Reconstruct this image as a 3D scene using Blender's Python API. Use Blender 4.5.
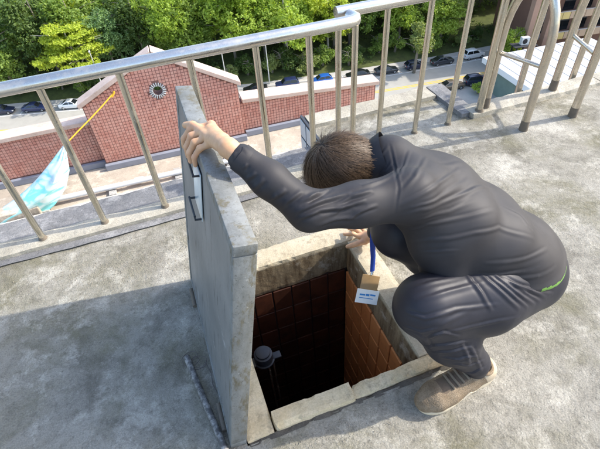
import bpy, bmesh, math, random
import numpy as np
from mathutils import Vector, Matrix, noise as mnoise

for o in list(bpy.data.objects):
    bpy.data.objects.remove(o, do_unlink=True)
SC = bpy.context.scene
COL = SC.collection
R = math.radians

# ------------------------------------------------------------------ camera
# axes of the camera in the roof's own frame (X along the railing, Y outwards, Z up)
AX_R = (0.938, -0.343, -0.057)      # image right
AX_D = (-0.274, -0.630, -0.727)     # image down
AX_F = (0.213, 0.697, -0.684)       # view direction
CAM_H = 1.55
cd = bpy.data.cameras.new('camera'); cam = bpy.data.objects.new('camera', cd); COL.objects.link(cam)
zb = -Vector(AX_F).normalized(); xr = Vector(AX_R); xr = (xr - zb*xr.dot(zb)).normalized(); yu = zb.cross(xr)
cam.matrix_world = Matrix(((xr.x, yu.x, zb.x, 0), (xr.y, yu.y, zb.y, 0), (xr.z, yu.z, zb.z, CAM_H), (0, 0, 0, 1)))
cd.sensor_width = 36.0; cd.lens = 445.0/600.0*36.0
cd.clip_start = 0.05; cd.clip_end = 2000
SC.camera = cam
SC.render.resolution_x = 1024; SC.render.resolution_y = 766

# ------------------------------------------------------------------ sky, sun, exposure
SUN_EL = R(40); SUN_AZ = math.atan2(0.9925, -0.122)      # towards +X, a little behind the camera
sdir = Vector((math.sin(SUN_AZ)*math.cos(SUN_EL), math.cos(SUN_AZ)*math.cos(SUN_EL), math.sin(SUN_EL)))
W = bpy.data.worlds.new('World'); SC.world = W; W.use_nodes = True
wn = W.node_tree; bg = wn.nodes['Background']
sk = wn.nodes.new('ShaderNodeTexSky'); sk.sky_type = 'NISHITA'; sk.sun_disc = False
sk.sun_elevation = SUN_EL; sk.sun_rotation = SUN_AZ; sk.air_density = 1.0; sk.dust_density = 2.0; sk.ozone_density = 1.0
wn.links.new(sk.outputs[0], bg.inputs[0]); bg.inputs[1].default_value = 0.15
sl = bpy.data.lights.new('sun', 'SUN'); sl.energy = 2.1; sl.angle = R(0.8); sl.color = (1.0, 0.94, 0.84)
so = bpy.data.objects.new('sun', sl); COL.objects.link(so)
so.rotation_euler = (-sdir).to_track_quat('-Z', 'Y').to_euler(); so.location = (20, -5, 30)
vs = SC.view_settings; vs.view_transform = 'Standard'; vs.look = 'None'; vs.exposure = 1.55; vs.gamma = 1.0; vs.use_curve_mapping = False

# ------------------------------------------------------------------ helpers: tags, objects
def tag(o, label=None, cat=None, group=None, kind=None):
    if label: o['label'] = label
    if cat: o['category'] = cat
    if group: o['group'] = group
    if kind: o['kind'] = kind
    return o
def empty(name, loc=(0, 0, 0), rot=(0, 0, 0), parent=None):
    o = bpy.data.objects.new(name, None); COL.objects.link(o)
    o.location = loc; o.rotation_euler = rot; o.empty_display_size = 0.1
    if parent: o.parent = parent
    return o
def link(name, me, m=None, parent=None, smooth=False):
    if m is not None and not me.materials: me.materials.append(m)
    if smooth: me.polygons.foreach_set('use_smooth', [True]*len(me.polygons))
    o = bpy.data.objects.new(name, me); COL.objects.link(o)
    if parent: o.parent = parent
    return o
def copy_tree(o, parent=None):
    c = o.copy(); COL.objects.link(c)
    if parent is not None: c.parent = parent
    for ch in [k for k in bpy.data.objects if k.parent == o]:
        copy_tree(ch, c)
    return c

class MB:
    """collects shapes, then links them as one mesh object"""
    def __init__(self): self.v = []; self.f = []; self.mi = []; self.cur = 0
    def add(self, vs_, fs):
        b = len(self.v); self.v += [tuple(p) for p in vs_]
        for f in fs: self.f.append(tuple(i+b for i in f)); self.mi.append(self.cur)
        return self
    def box(self, x0, x1, y0, y1, z0, z1, M=None):
        p = [(x0, y0, z0), (x1, y0, z0), (x1, y1, z0), (x0, y1, z0), (x0, y0, z1), (x1, y0, z1), (x1, y1, z1), (x0, y1, z1)]
        if M is not None: p = [M @ Vector(q) for q in p]
        return self.add(p, [(0, 3, 2, 1), (4, 5, 6, 7), (0, 1, 5, 4), (1, 2, 6, 5), (2, 3, 7, 6), (3, 0, 4, 7)])
    def tube(self, pts, r, n=12, cap=True, flat=None):
        pts = [Vector(p) for p in pts]; m = len(pts)
        rs = r if isinstance(r, (list, tuple)) else [r]*m
        ring = []; up = None
        for i, p in enumerate(pts):
            t = (pts[min(i+1, m-1)] - pts[max(i-1, 0)]).normalized()
            if up is None:
                up = Vector((0, 0, 1)) if abs(t.z) < .9 else Vector((1, 0, 0))
            a = (up - t*up.dot(t)).normalized(); b = t.cross(a); up = a
            ring.append([p + (a*math.cos(2*math.pi*k/n) + b*math.sin(2*math.pi*k/n)*(flat or 1))*rs[i] for k in range(n)])
        vs_ = [q for rr in ring for q in rr]
        fs = [(i*n+k, i*n+(k+1) % n, (i+1)*n+(k+1) % n, (i+1)*n+k) for i in range(m-1) for k in range(n)]
        if cap: fs += [tuple(range(n-1, -1, -1)), tuple((m-1)*n+k for k in range(n))]
        return self.add(vs_, fs)
    def prism(self, poly, y0, y1):
        """polygon in XZ, extruded along Y"""
        n = len(poly)
        vs_ = [(x, y0, z) for x, z in poly] + [(x, y1, z) for x, z in poly]
        fs = [tuple(range(n)), tuple(range(2*n-1, n-1, -1))] + [(i, i+n, (i+1) % n+n, (i+1) % n) for i in range(n)]
        return self.add(vs_, fs)
    def build(self, name, m=None, parent=None, smooth=False, bevel=0, seg=2):
        me = bpy.data.meshes.new(name); me.from_pydata(self.v, [], self.f)
        if isinstance(m, (list, tuple)):
            for k in m: me.materials.append(k)
            me.polygons.foreach_set('material_index', self.mi)
        elif m is not None: me.materials.append(m)
        bm = bmesh.new(); bm.from_mesh(me); bmesh.ops.recalc_face_normals(bm, faces=bm.faces)
        if bevel:
            bmesh.ops.bevel(bm, geom=[e for e in bm.edges if e.calc_face_angle(0) > R(30)], offset=bevel, segments=seg, affect='EDGES', profile=.5, clamp_overlap=True)
        bm.to_mesh(me); bm.free()
        if smooth:
            me.polygons.foreach_set('use_smooth', [True]*len(me.polygons))
            try: me.set_sharp_from_angle(angle=R(40))
            except Exception: pass
        return link(name, me, None, parent)

def rough_block(x0, x1, y0, y1, z0, z1, step, amp, seed=0, rnd=.006, edge=0):
    """subdivided block with uneven faces and chipped edges"""
    bm = bmesh.new(); bmesh.ops.create_cube(bm, size=1)
    for v in bm.verts:
        v.co = Vector((x0 if v.co.x < 0 else x1, y0 if v.co.y < 0 else y1, z0 if v.co.z < 0 else z1))
    for ax, L in ((0, x1-x0), (1, y1-y0), (2, z1-z0)):
        k = max(1, int(L/step))
        lo = (x0, y0, z0)[ax]
        for i in range(1, k):
            co = [0, 0, 0]; no = [0, 0, 0]; co[ax] = lo + L*i/k; no[ax] = 1
            bmesh.ops.bisect_plane(bm, geom=bm.verts[:]+bm.edges[:]+bm.faces[:], plane_co=co, plane_no=no)
    c = Vector(((x0+x1)/2, (y0+y1)/2, (z0+z1)/2)); hx = Vector(((x1-x0)/2, (y1-y0)/2, (z1-z0)/2))
    for v in bm.verts:
        p = v.co.copy(); d = p - c
        k = sum(1 for a in range(3) if abs(abs(d[a]) - hx[a]) < 1e-5)
        n = Vector(mnoise.noise_vector(p*9 + Vector((seed*7.3, 0, 0))))*amp + Vector(mnoise.noise_vector(p*34 + Vector((seed*3.1, 5, 0))))*amp*.6
        v.co = p + n
        if k >= 2:
            ch = rnd*(.6 + 1.1*max(0, mnoise.noise(p*14 + Vector((0, seed*5.1, 0))))) + edge*max(0, mnoise.noise(p*22 + Vector((seed*2.2, 9, 1)))-.1)
            for a in range(3):
                if abs(abs(d[a]) - hx[a]) < 1e-5: v.co[a] -= math.copysign(ch, d[a])
    me = bpy.data.meshes.new('block'); bm.to_mesh(me); bm.free()
    return me

# ------------------------------------------------------------------ helpers: materials
class NT:
    def __init__(self, name):
        self.m = bpy.data.materials.new(name); self.m.use_nodes = True
        self.t = self.m.node_tree; self.p = self.t.nodes['Principled BSDF']; self.out = self.t.nodes['Material Output']
        self._pos = None
    def n(self, t, **k):
        q = self.t.nodes.new('ShaderNode'+t)
        for a, b in k.items(): setattr(q, a, b)
        return q
    def l(self, a, b): self.t.links.new(a, b)
    def pos(self, obj=False, scale=None, rot=None):
        if obj: s = self.n('TexCoord').outputs['Object']
        else: s = self.n('NewGeometry').outputs['Position']
        if scale or rot:
            mp = self.n('Mapping'); self.l(s, mp.inputs[0])
            if scale: mp.inputs['Scale'].default_value = scale
            if rot: mp.inputs['Rotation'].default_value = rot
            s = mp.outputs[0]
        return s
    def noise(self, vec, scale, detail=5, rough=.6, dist=0):
        q = self.n('TexNoise'); self.l(vec, q.inputs['Vector'])
        q.inputs['Scale'].default_value = scale; q.inputs['Detail'].default_value = detail
        q.inputs['Roughness'].default_value = rough; q.inputs['Distortion'].default_value = dist
        return q.outputs[0]
    def ramp(self, fac, stops):
        q = self.n('ValToRGB'); self.l(fac, q.inputs[0]); e = q.color_ramp.elements
        while len(e) < len(stops): e.new(.5)
        for i, (p, c) in enumerate(stops):
            e[i].position = p; e[i].color = (c, c, c, 1) if isinstance(c, (int, float)) else (*c, 1)
        return q.outputs[0]
    def mix(self, fac, a, b, mode='MIX'):
        q = self.n('Mix', data_type='RGBA', blend_type=mode)
        for s, val in ((q.inputs[0], fac), (q.inputs[6], a), (q.inputs[7], b)):
            if isinstance(val, (int, float)): s.default_value = val if s == q.inputs[0] else (val, val, val, 1)
            elif isinstance(val, tuple): s.default_value = (*val, 1)
            else: self.l(val, s)
        return q.outputs[2]
    def math(self, op, a, b=0.0):
        q = self.n('Math', operation=op)
        for s, val in ((q.inputs[0], a), (q.inputs[1], b)):
            if isinstance(val, (int, float)): s.default_value = val
            else: self.l(val, s)
        return q.outputs[0]
    def bump(self, h, strength=.4, dist=.005, prev=None):
        q = self.n('Bump'); self.l(h, q.inputs['Height']); q.inputs['Strength'].default_value = strength; q.inputs['Distance'].default_value = dist
        if prev is not None: self.l(prev, q.inputs['Normal'])
        return q.outputs[0]
    def done(self, col=None, rough=.8, metal=0, spec=.4, nrm=None, **kw):
        p = self.p
        if col is not None:
            if isinstance(col, tuple): p.inputs['Base Color'].default_value = (*col, 1)
            else: self.l(col, p.inputs['Base Color'])
        if isinstance(rough, (int, float)): p.inputs['Roughness'].default_value = rough
        else: self.l(rough, p.inputs['Roughness'])
        if isinstance(metal, (int, float)): p.inputs['Metallic'].default_value = metal
        else: self.l(metal, p.inputs['Metallic'])
        p.inputs['Specular IOR Level'].default_value = spec
        if nrm is not None: self.l(nrm, p.inputs['Normal'])
        for k, v in kw.items(): p.inputs[k.replace('_', ' ')].default_value = v
        return self.m

def simple(name, col, rough=.6, metal=0, var=.15, scale=8, obj=True, bump=0, spec=.4):
    t = NT(name); v = t.pos(obj)
    n = t.noise(v, scale, 6)
    c = t.mix(n, tuple(max(0, x*(1-var)) for x in col), tuple(min(1, x*(1+var)) for x in col))
    nr = t.bump(t.noise(v, scale*6, 4), .3, bump) if bump else None
    return t.done(c, rough, metal, spec, nr)

def concrete(name, light, mid, dark, dark_amt=.5, white_amt=0., scale=1.0, bump=.5, seed=0, spots=.5, moss=0):
    t = NT(name); v0 = t.pos()
    mp = t.n('Mapping'); t.l(v0, mp.inputs[0]); mp.inputs['Location'].default_value = (seed*3.7, seed*1.9, 0); v = mp.outputs[0]
    big = t.noise(v, 1.3*scale, 8, .62, .3)
    c = t.mix(t.ramp(big, [(.34, 0.0), (.66, 1.0)]), mid, light)
    if moss: c = t.mix(t.ramp(t.noise(v, 1.9*scale, 7, .7, .4), [(.46, 0.0), (.62, moss)]), c, (.175, .162, .105))
    st = t.noise(v, 3.1*scale, 9, .68, .6)
    c = t.mix(t.ramp(st, [(.50, 0.0), (.72, dark_amt)]), c, dark)
    med = t.noise(v, 21*scale, 10, .78)
    c = t.mix(t.ramp(med, [(.34, .75*spots), (.50, 0.0)]), c, dark)
    if white_amt:
        wt = t.noise(v, 4.2*scale, 12, .80, .15)
        c = t.mix(t.ramp(wt, [(.51, 0.0), (.60, white_amt)]), c, tuple(min(.80, x*1.6) for x in light))
    fleck = t.noise(v, 75*scale, 6, .8)
    c = t.mix(t.ramp(fleck, [(.30, .85*spots), (.42, 0.0)]), c, tuple(x*.6 for x in dark))
    c = t.mix(t.ramp(t.noise(v, 63*scale, 5, .8), [(.62, 0.0), (.74, .55*spots)]), c, tuple(min(.8, x*1.5) for x in light))
    fine = t.noise(v, 190*scale, 4, .75)
    c = t.mix(.55, c, t.ramp(fine, [(.3, .5), (.7, 1.4)]), 'MULTIPLY')
    h = t.noise(v, 42*scale, 6, .75)
    pit = t.n('TexVoronoi'); t.l(v, pit.inputs['Vector']); pit.inputs['Scale'].default_value = 95*scale
    nb = t.bump(h, bump, .012)
    nb = t.bump(t.ramp(pit.outputs[0], [(.05, 0.0), (.45, 1.0)]), bump*.35, .003, nb)
    nb = t.bump(fine, bump*.5, .003, nb)
    return t.done(c, .92, 0, .25, nb)

MAT = {}
MAT['deck'] = concrete('deck_concrete', (.385, .365, .315), (.27, .252, .205), (.105, .095, .075), .85, .45, 1.0, .9, 0, .72, .85)
MAT['deck_moss'] = MAT['deck']
MAT['kerb'] = concrete('kerb_concrete', (.50, .46, .38), (.37, .34, .27), (.14, .125, .10), .4, .25, 1.6, .7, 2, .4)
MAT['rim'] = concrete('hatch_rim_mortar', (.58, .49, .32), (.44, .36, .22), (.20, .15, .09), .5, .2, 2.5, .8, 5, .5)
MAT['stained'] = concrete('stained_rim_concrete', (.40, .31, .19), (.27, .19, .11), (.10, .07, .04), .7, .1, 3.0, .7, 8, .7)
MAT['ledge'] = concrete('dark_ledge_concrete', (.27, .265, .26), (.17, .17, .175), (.06, .06, .06), .6, .55, 2.0, .7, 4, .6)
MAT['lower'] = concrete('lower_roof_concrete', (.50, .44, .36), (.36, .31, .25), (.20, .17, .13), .5, .5, .5, .3, 3, .4)
MAT['facade'] = concrete('facade_concrete', (.42, .40, .37), (.33, .32, .30), (.2, .19, .18), .3, 0, .2, .2, 6, .2)

def steel(name, col=(.62, .60, .56), rough=.28, dirt=.4, dirt_col=(.22, .18, .12)):
    t = NT(name); v = t.pos()
    n = t.noise(v, 9, 7, .7)
    c = t.mix(t.ramp(n, [(.45, 0.0), (.75, dirt)]), col, dirt_col)
    g = t.noise(v, 140, 3, .7)
    c = t.mix(.25, c, t.ramp(g, [(.3, .6), (.7, 1.2)]), 'MULTIPLY')
    ro = t.ramp(n, [(.35, rough), (.80, min(1, rough+.3))])
    return t.done(c, ro, t.ramp(n, [(.5, .95), (.8, .55)]), .5, t.bump(g, .12, .001))
MAT['rail'] = steel('brushed_rail_steel', (.64, .62, .58), .17, .25)
MAT['post'] = steel('dull_post_steel', (.58, .545, .46), .13, .30, (.26, .20, .11))
MAT['hoop'] = steel('stained_hoop_steel', (.60, .55, .47), .20, .55, (.20, .14, .09))
MAT['boot'] = simple('post_boot_mortar', (.15, .125, .095), .95, 0, .4, 30, False, .004)

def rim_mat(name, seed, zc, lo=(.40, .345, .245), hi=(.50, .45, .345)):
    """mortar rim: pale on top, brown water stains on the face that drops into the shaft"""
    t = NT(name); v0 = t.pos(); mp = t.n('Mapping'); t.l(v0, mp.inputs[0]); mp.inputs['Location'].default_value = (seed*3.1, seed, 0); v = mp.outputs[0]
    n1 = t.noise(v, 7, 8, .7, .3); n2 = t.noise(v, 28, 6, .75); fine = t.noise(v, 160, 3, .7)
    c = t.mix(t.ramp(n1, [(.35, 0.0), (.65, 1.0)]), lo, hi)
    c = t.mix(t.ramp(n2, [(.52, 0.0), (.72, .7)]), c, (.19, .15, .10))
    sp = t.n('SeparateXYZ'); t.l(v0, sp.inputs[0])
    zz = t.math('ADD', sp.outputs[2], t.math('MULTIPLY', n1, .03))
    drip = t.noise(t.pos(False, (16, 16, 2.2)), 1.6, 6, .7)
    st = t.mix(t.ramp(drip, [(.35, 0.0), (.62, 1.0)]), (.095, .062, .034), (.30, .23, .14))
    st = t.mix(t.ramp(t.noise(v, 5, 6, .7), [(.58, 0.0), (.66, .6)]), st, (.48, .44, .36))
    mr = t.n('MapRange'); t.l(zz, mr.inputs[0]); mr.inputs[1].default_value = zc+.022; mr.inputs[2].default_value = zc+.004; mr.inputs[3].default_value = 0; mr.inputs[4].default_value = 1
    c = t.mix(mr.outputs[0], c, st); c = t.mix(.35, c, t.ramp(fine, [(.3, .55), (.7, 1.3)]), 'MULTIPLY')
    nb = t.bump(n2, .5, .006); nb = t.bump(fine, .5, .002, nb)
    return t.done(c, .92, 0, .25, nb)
MAT['rimf'] = rim_mat('hatch_rim_far_mortar', 1, .004); MAT['rimr'] = rim_mat('hatch_rim_side_mortar', 4, .004); MAT['rim_lit'] = rim_mat('hatch_rim_sunlit_mortar', 7, -.02, (.54, .43, .26), (.68, .58, .40))  # last one is paler: sunlight on the near rim painted into the mortar
# ================================================================== roof deck and hatch
HX0, HX1, HY0, HY1 = .05, .64, .70, 1.36        # clear opening of the hatch
OX0, OX1, OY0, OY1 = -.05, .745, .632, 1.475    # outside of its rim
def sheet(name, xs, ys, skip, z, m, amp=.0):
    v = []; idx = {}
    for i, x in enumerate(xs):
        for j, y in enumerate(ys):
            idx[i, j] = len(v); v.append((x, y, z + amp*(mnoise.noise(Vector((x*3.1, y*3.1, 4))) + .4*mnoise.noise(Vector((x*11, y*11, 1))))))
    f = [(idx[i, j], idx[i+1, j], idx[i+1, j+1], idx[i, j+1]) for i in range(len(xs)-1) for j in range(len(ys)-1) if not skip((xs[i]+xs[i+1])/2, (ys[j]+ys[j+1])/2)]
    me = bpy.data.meshes.new(name); me.from_pydata(v, [], f)
    return link(name, me, m, None, True)
def span(a, b, n): return [a+(b-a)*i/n for i in range(n+1)]
xs = span(-7, -1.5, 10)[:-1] + span(-1.5, OX0, 40)[:-1] + span(OX0, OX1, 20)[:-1] + span(OX1, 3.2, 60)[:-1] + span(3.2, 8, 10)
ys = span(-5, .2, 10)[:-1] + span(.2, OY0, 12)[:-1] + span(OY0, OY1, 20)[:-1] + span(OY1, 1.91, 12)[:-1] + span(1.91, 2.41, 12)
def noroof(x, y):
    if OX0 < x < OX1 and OY0 < y < OY1: return True
    if y > 1.91 and x < .86: return True
    if y > 2.06 and x > 1.86: return True
    return False
roof = tag(sheet('roof_deck', xs, ys, noroof, 0, MAT['deck'], .0045), kind='structure')

# body of the building the deck lies on
b = MB(); b.box(-7, 8, -5, .55, -36, -.3); b.box(-7, -.3, .55, 2.0, -36, -.3); b.box(1.0, 8, .55, 2.05, -36, -.3); b.box(-.3, 1.0, 1.75, 2.0, -36, -.3); b.box(-.3, 1.0, .55, 1.75, -36, -2.4)
tag(b.build('building_wall', MAT['facade']), kind='structure')
# low kerb under the left railing, dark drip ledge outside it
def kerb_piece(name, x0, x1, y0, y1, z0, z1, m, step=.06, amp=.004, seed=1, rnd=.006):
    o = link(name, rough_block(x0, x1, y0, y1, z0, z1, step, amp, seed, rnd), MAT[m], roof); return o
for k, x in enumerate(span(-3.3, .86, 2)[:-1]):
    x1 = x + 4.16/2
    kerb_piece('roof_kerb', x+.001, x1-.002, 1.912, 2.03, -.1, .034, 'kerb', .05, .004, k, .005)
    kerb_piece('drip_ledge', x+.001, x1-.002, 2.034, 2.29, -.3, -.035, 'ledge', .06, .005, k+9, .008)
for k, x in enumerate(span(-7, -3.31, 2)[:-1]):
    kerb_piece('roof_kerb', x, x+1.84, 1.912, 2.03, -.1, .034, 'kerb', .4, .0, k, .005)
    kerb_piece('drip_ledge', x, x+1.84, 2.034, 2.29, -.3, -.035, 'ledge', .4, .0, k, .005)
# dark gutter joint at the foot of the kerb
gb = MB(); n = 90
for i in range(n):
    xa = -3.3 + 4.15*i/n; xb = -3.3 + 4.15*(i+1)/n
    w0 = 1.872 + .014*mnoise.noise(Vector((xa*6, 0, 3))); w1 = 1.872 + .014*mnoise.noise(Vector((xb*6, 0, 3)))
    gb.add([(xa, w0, .008), (xb, w1, .008), (xb, 1.9125, .012), (xa, 1.9125, .012)], [(0, 1, 2, 3)])
gb.build('gutter_joint', MAT['ledge'], roof)
# bay that projects beyond the rail, with its own kerb
kerb_piece('bay_slab', .862, 1.795, 2.0, 2.56, -.27, -.012, 'kerb', .09, .004, 21)
kerb_piece('roof_kerb', .864, 1.80, 2.40, 2.55, -.011, .032, 'kerb', .05, .004, 22, .006)
kerb_piece('roof_kerb', 1.803, 1.93, 2.11, 2.548, -.26, .030, 'ledge', .05, .003, 23, .006)  # return kerb in darker concrete, shade of its face painted in
for k, x in enumerate(span(1.86, 5.0, 3)[:-1]):
    kerb_piece('roof_kerb', x+.001, x+1.046, 2.062, 2.20, -.3, .035, 'kerb', .05, .005, 24+k, .008)
kerb_piece('roof_kerb', 5.01, 8.0, 2.062, 2.20, -.3, .03, 'kerb', .5, .0, 28, .004)

# gridded vent on the bay's side
vt = tag(empty('vent_grille', (.855, 2.38, -.12)), 'small dark framed vent with pale panes on the side of the projecting roof bay', 'vent')
vb = MB(); vb.box(-.012, .004, -.175, .185, -.145, .145); vb.build('backing', simple('vent_frame', (.06, .065, .075), .5, .3), vt)
pane_m = simple('vent_pane', (.42, .45, .47), .35, 0, .2, 20)
for i in range(3):
    for j in range(2):
        q = MB(); q.box(-.018, -.0125, -.165+i*.117, -.165+i*.117+.104, -.135+j*.14, -.135+j*.14+.125)
        q.build('pane', pane_m, vt, bevel=.003, seg=1)

# ---------------------------------------------------------------- the hatch: rim, shaft, tiles
MAT['rim_shadow'] = concrete('rim_shadow_mortar', (.20, .18, .15), (.11, .10, .085), (.05, .045, .04), .6, .2, 2.5, .8, 9)  # dark tone for the painted shadow line at the rim's foot
hatch = tag(empty('hatch_shaft', (.345, 1.03, 0)), 'square open roof hatch with orange tiled shaft and broken mortar rim', 'hatch')
def hp(o): o.parent = hatch; o.location = Vector(o.location) - Vector(hatch.location); return o
def hrim(name, a, m, seed, step=.022, amp=.0045, rnd=.006, edge=.02):
    return hp(link(name, rough_block(*a, step, amp, seed, rnd, edge), MAT[m], None))
hrim('rim', (.052, .352, .640, .706, -.12, .028), 'rim_lit', 31, step=.014, amp=.0034, rnd=.003, edge=.020)
hrim('rim', (.350, .742, .646, .6985, -.12, .015), 'rim_lit', 32, step=.014, amp=.0030, rnd=.003, edge=.016)
hrim('rim', (.640, .744, .700, 1.3585, -.185, .024), 'rimr', 33, amp=.0016, rnd=.003, edge=.008)
hrim('rim', (-.046, .744, 1.360, 1.474, -.175, .024), 'rimf', 34, amp=.002, rnd=.003, edge=.010)
hrim('rim', (-.048, .050, .637, 1.358, -.115, .010), 'rim_lit', 35, amp=.0016, rnd=.003, edge=.008)
hrim('rim_shadow_strip', (-.044, .742, .622, .645, -.03, .004), 'rim_shadow', 38, .016, .002, .003, .012)  # thin dark strip laid in as the near rim's shadow line
SD = 2.2
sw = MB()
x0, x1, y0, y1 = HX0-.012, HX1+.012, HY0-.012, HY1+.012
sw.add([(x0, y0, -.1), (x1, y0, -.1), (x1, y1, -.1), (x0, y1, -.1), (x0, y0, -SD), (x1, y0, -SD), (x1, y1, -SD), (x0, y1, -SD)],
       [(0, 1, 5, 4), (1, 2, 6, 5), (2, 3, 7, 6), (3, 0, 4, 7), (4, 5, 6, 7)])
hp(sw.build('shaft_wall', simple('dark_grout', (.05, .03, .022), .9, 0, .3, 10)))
t = NT('orange_tile'); oi = t.n('ObjectInfo'); v = t.pos()
c = t.mix(oi.outputs['Random'], (.66, .25, .09), (.76, .33, .13))
c = t.mix(t.ramp(t.noise(v, 14, 6, .7), [(.5, 0.0), (.8, .55)]), c, (.22, .07, .03))
MAT['tile'] = t.done(c, .38, 0, .45, t.bump(t.noise(v, 60, 3), .1, .002))
t = NT('shaded_brown_tile'); oi = t.n('ObjectInfo'); v = t.pos()
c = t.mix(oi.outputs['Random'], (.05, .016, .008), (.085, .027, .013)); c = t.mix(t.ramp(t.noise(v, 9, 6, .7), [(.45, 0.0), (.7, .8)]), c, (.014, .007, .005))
MAT['tile_shaded'] = t.done(c, .55, 0, .35)  # darker copy of the orange tile, shaft shade painted into its colour
tb = bmesh.new(); bmesh.ops.create_cube(tb, size=1)
TW, TH = .0925, .150
for v in tb.verts: v.co = Vector((v.co.x*TW, v.co.y*.012, v.co.z*TH))
bmesh.ops.bevel(tb, geom=tb.edges[:], offset=.0025, segments=1, affect='EDGES')
tme = bpy.data.meshes.new('tile'); tb.to_mesh(tme); tb.free(); tme.materials.append(MAT['tile'])
rng = random.Random(4)
def tile_wall(c0, d, L, rz, rows, top, m=None):
    k = int(round(L/(TW+.006))); st = L/k
    for r in range(rows):
        for i in range(k):
            o = bpy.data.objects.new('tile', tme); COL.objects.link(o); o.parent = hatch
            p = Vector(c0) + Vector(d)*(st*(i+.5)) + Vector((0, 0, top - (TH+.007)*(r+.5)))
            o.location = p - Vector(hatch.location); o.rotation_euler = (rng.uniform(-.01, .01), 0, rz + rng.uniform(-.01, .01))
            o.scale = ((st-.0065)/TW, 1, 1)
            if m: o.material_slots[0].link = 'OBJECT'; o.material_slots[0].material = MAT[m]
tile_wall((HX1+.006, HY0, 0), (0, 1, 0), HY1-HY0, R(90), 8, -.192)
tile_wall((HX0, HY1+.006, 0), (1, 0, 0), HX1-HX0, 0, 8, -.18, 'tile_shaded')
tile_wall((HX0-.006, HY0, 0), (0, 1, 0), HY1-HY0, R(90), 5, -.12, 'tile_shaded')
tile_wall((HX0, HY0-.006, 0), (1, 0, 0), HX1-HX0, 0, 5, -.13, 'tile_shaded')
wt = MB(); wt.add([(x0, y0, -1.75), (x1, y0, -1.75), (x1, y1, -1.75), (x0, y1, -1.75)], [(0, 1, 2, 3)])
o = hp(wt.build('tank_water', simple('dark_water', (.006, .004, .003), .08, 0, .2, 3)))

# float switch on two guide rods
fl = tag(empty('float_switch', (.105, 1.03, -.15)), 'black round capped float switch on two steel rods inside the hatch', 'float switch')
blk = simple('black_rubber', (.022, .024, .03), .38, 0, .25, 40)
def disc(mb, r0, r1, za, zb, n=28, c=(0, 0)):
    mb.add([(c[0]+r0*math.cos(2*math.pi*k/n), c[1]+r0*math.sin(2*math.pi*k/n), za) for k in range(n)] + [(c[0]+r1*math.cos(2*math.pi*k/n), c[1]+r1*math.sin(2*math.pi*k/n), zb) for k in range(n)],
           [(k, (k+1) % n, n+(k+1) % n, n+k) for k in range(n)] + [tuple(range(n-1, -1, -1)), tuple(range(n, 2*n))])
q = MB(); disc(q, .040, .040, -.03, .012); disc(q, .031, .031, .0125, .022); q.build('cap', blk, fl, True, .003)
q = MB(); disc(q, .046, .046, -.04, -.031); q.box(.03, .075, -.016, .016, -.04, -.0305); q.build('flange', blk, fl, True, .002)
for dx, dy in ((.012, -.025), (.036, -.012)):
    q = MB(); q.tube([(dx, dy, -.0405), (dx, dy, -1.5)], .0045, 8); q.build('guide_rod', MAT['post'], fl, True)
q = MB(); q.box(-.058, -.041, -.02, .02, -.038, -.03); q.box(-.058, -.052, -.02, .02, -.0295, .04); q.build('bracket', MAT['boot'], fl, bevel=.001)

# ---------------------------------------------------------------- the lid, leaning over the hole
LEAN = math.atan2(.155, .90)
lid = tag(empty('roof_hatch_cover', (-.078, 1.035, .006), (0, LEAN, 0)), 'heavy grey steel framed hatch lid held upright on its hinged edge', 'hatch lid')
LT, LH, LW = .046, .915, .79
t = NT('galvanised_lid_face'); v = t.pos(True); vs2 = t.pos(True, (1, 9, 1.2))
c = t.mix(t.ramp(t.noise(v, 3.2, 7), [(.35, 0.0), (.7, 1.0)]), (.165, .17, .165), (.25, .25, .24))
c = t.mix(t.ramp(t.noise(vs2, 5, 5, .75), [(.57, 0.0), (.66, .85)]), c, (.06, .06, .06))
c = t.mix(t.ramp(t.noise(v, 9, 6, .7), [(.62, 0.0), (.75, .6)]), c, (.55, .56, .57))
MAT['lidface'] = t.done(c, .55, .25, .4, t.bump(t.noise(v, 60, 4), .2, .002))
t = NT('lid_edge_steel'); v = t.pos(True); vs2 = t.pos(True, (1, 1, .35))
c = t.mix(t.ramp(t.noise(vs2, 14, 8, .75), [(.38, 0.0), (.62, 1.0)]), (.22, .23, .225), (.14, .145, .135))
c = t.mix(t.ramp(t.noise(vs2, 23, 6, .75), [(.52, 0.0), (.62, .9)]), c, (.125, .11, .07))
c = t.mix(t.ramp(t.noise(v, 40, 5, .7), [(.63, 0.0), (.72, .5)]), c, (.48, .48, .46))
c = t.mix(t.ramp(t.noise(v, 130, 5, .8), [(.32, .8), (.44, 0.0)]), c, (.06, .06, .05))
MAT['lidedge'] = t.done(c, .6, .2, .4, t.bump(t.noise(v, 90, 4), .35, .002))
h = LW/2
q = MB(); q.box(-LT/2+.003, LT/2-.003, -h+.003, h-.003, .002, LH-.003); q.build('core', concrete('lid_infill', (.42, .40, .36), (.32, .31, .28), (.16, .15, .13), .5, .2, 2, .6, 7), lid)
q = MB(); q.box(-LT/2-.001, -LT/2+.002, -h+.030, h-.030, .03, LH-.032); q.build('face_plate', MAT['lidface'], lid)
for nm, a in (('frame', (-LT/2-.004, LT/2+.004, -h, h, LH-.030, LH)), ('frame', (-LT/2-.004, LT/2+.004, -h+.0005, h-.0005, 0, .029)),
              ('frame', (-LT/2-.004, LT/2+.004, -h, -h+.029, .0295, LH-.0305)), ('frame', (-LT/2-.004, LT/2+.004, h-.029, h, .0295, LH-.0305))):
    q = MB(); q.box(*a); q.build(nm, MAT['lidedge'], lid, True, .0035)
hn = empty('pull_handle', (-LT/2-.004, .012, LH-.03), parent=lid)
q = MB(); q.box(-.004, 0, -.060, .055, -.185, -.025); q.build('plate', simple('pale_handle_plate', (.55, .66, .72), .3, .5, .25, 12), hn, True, .002)
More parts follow.
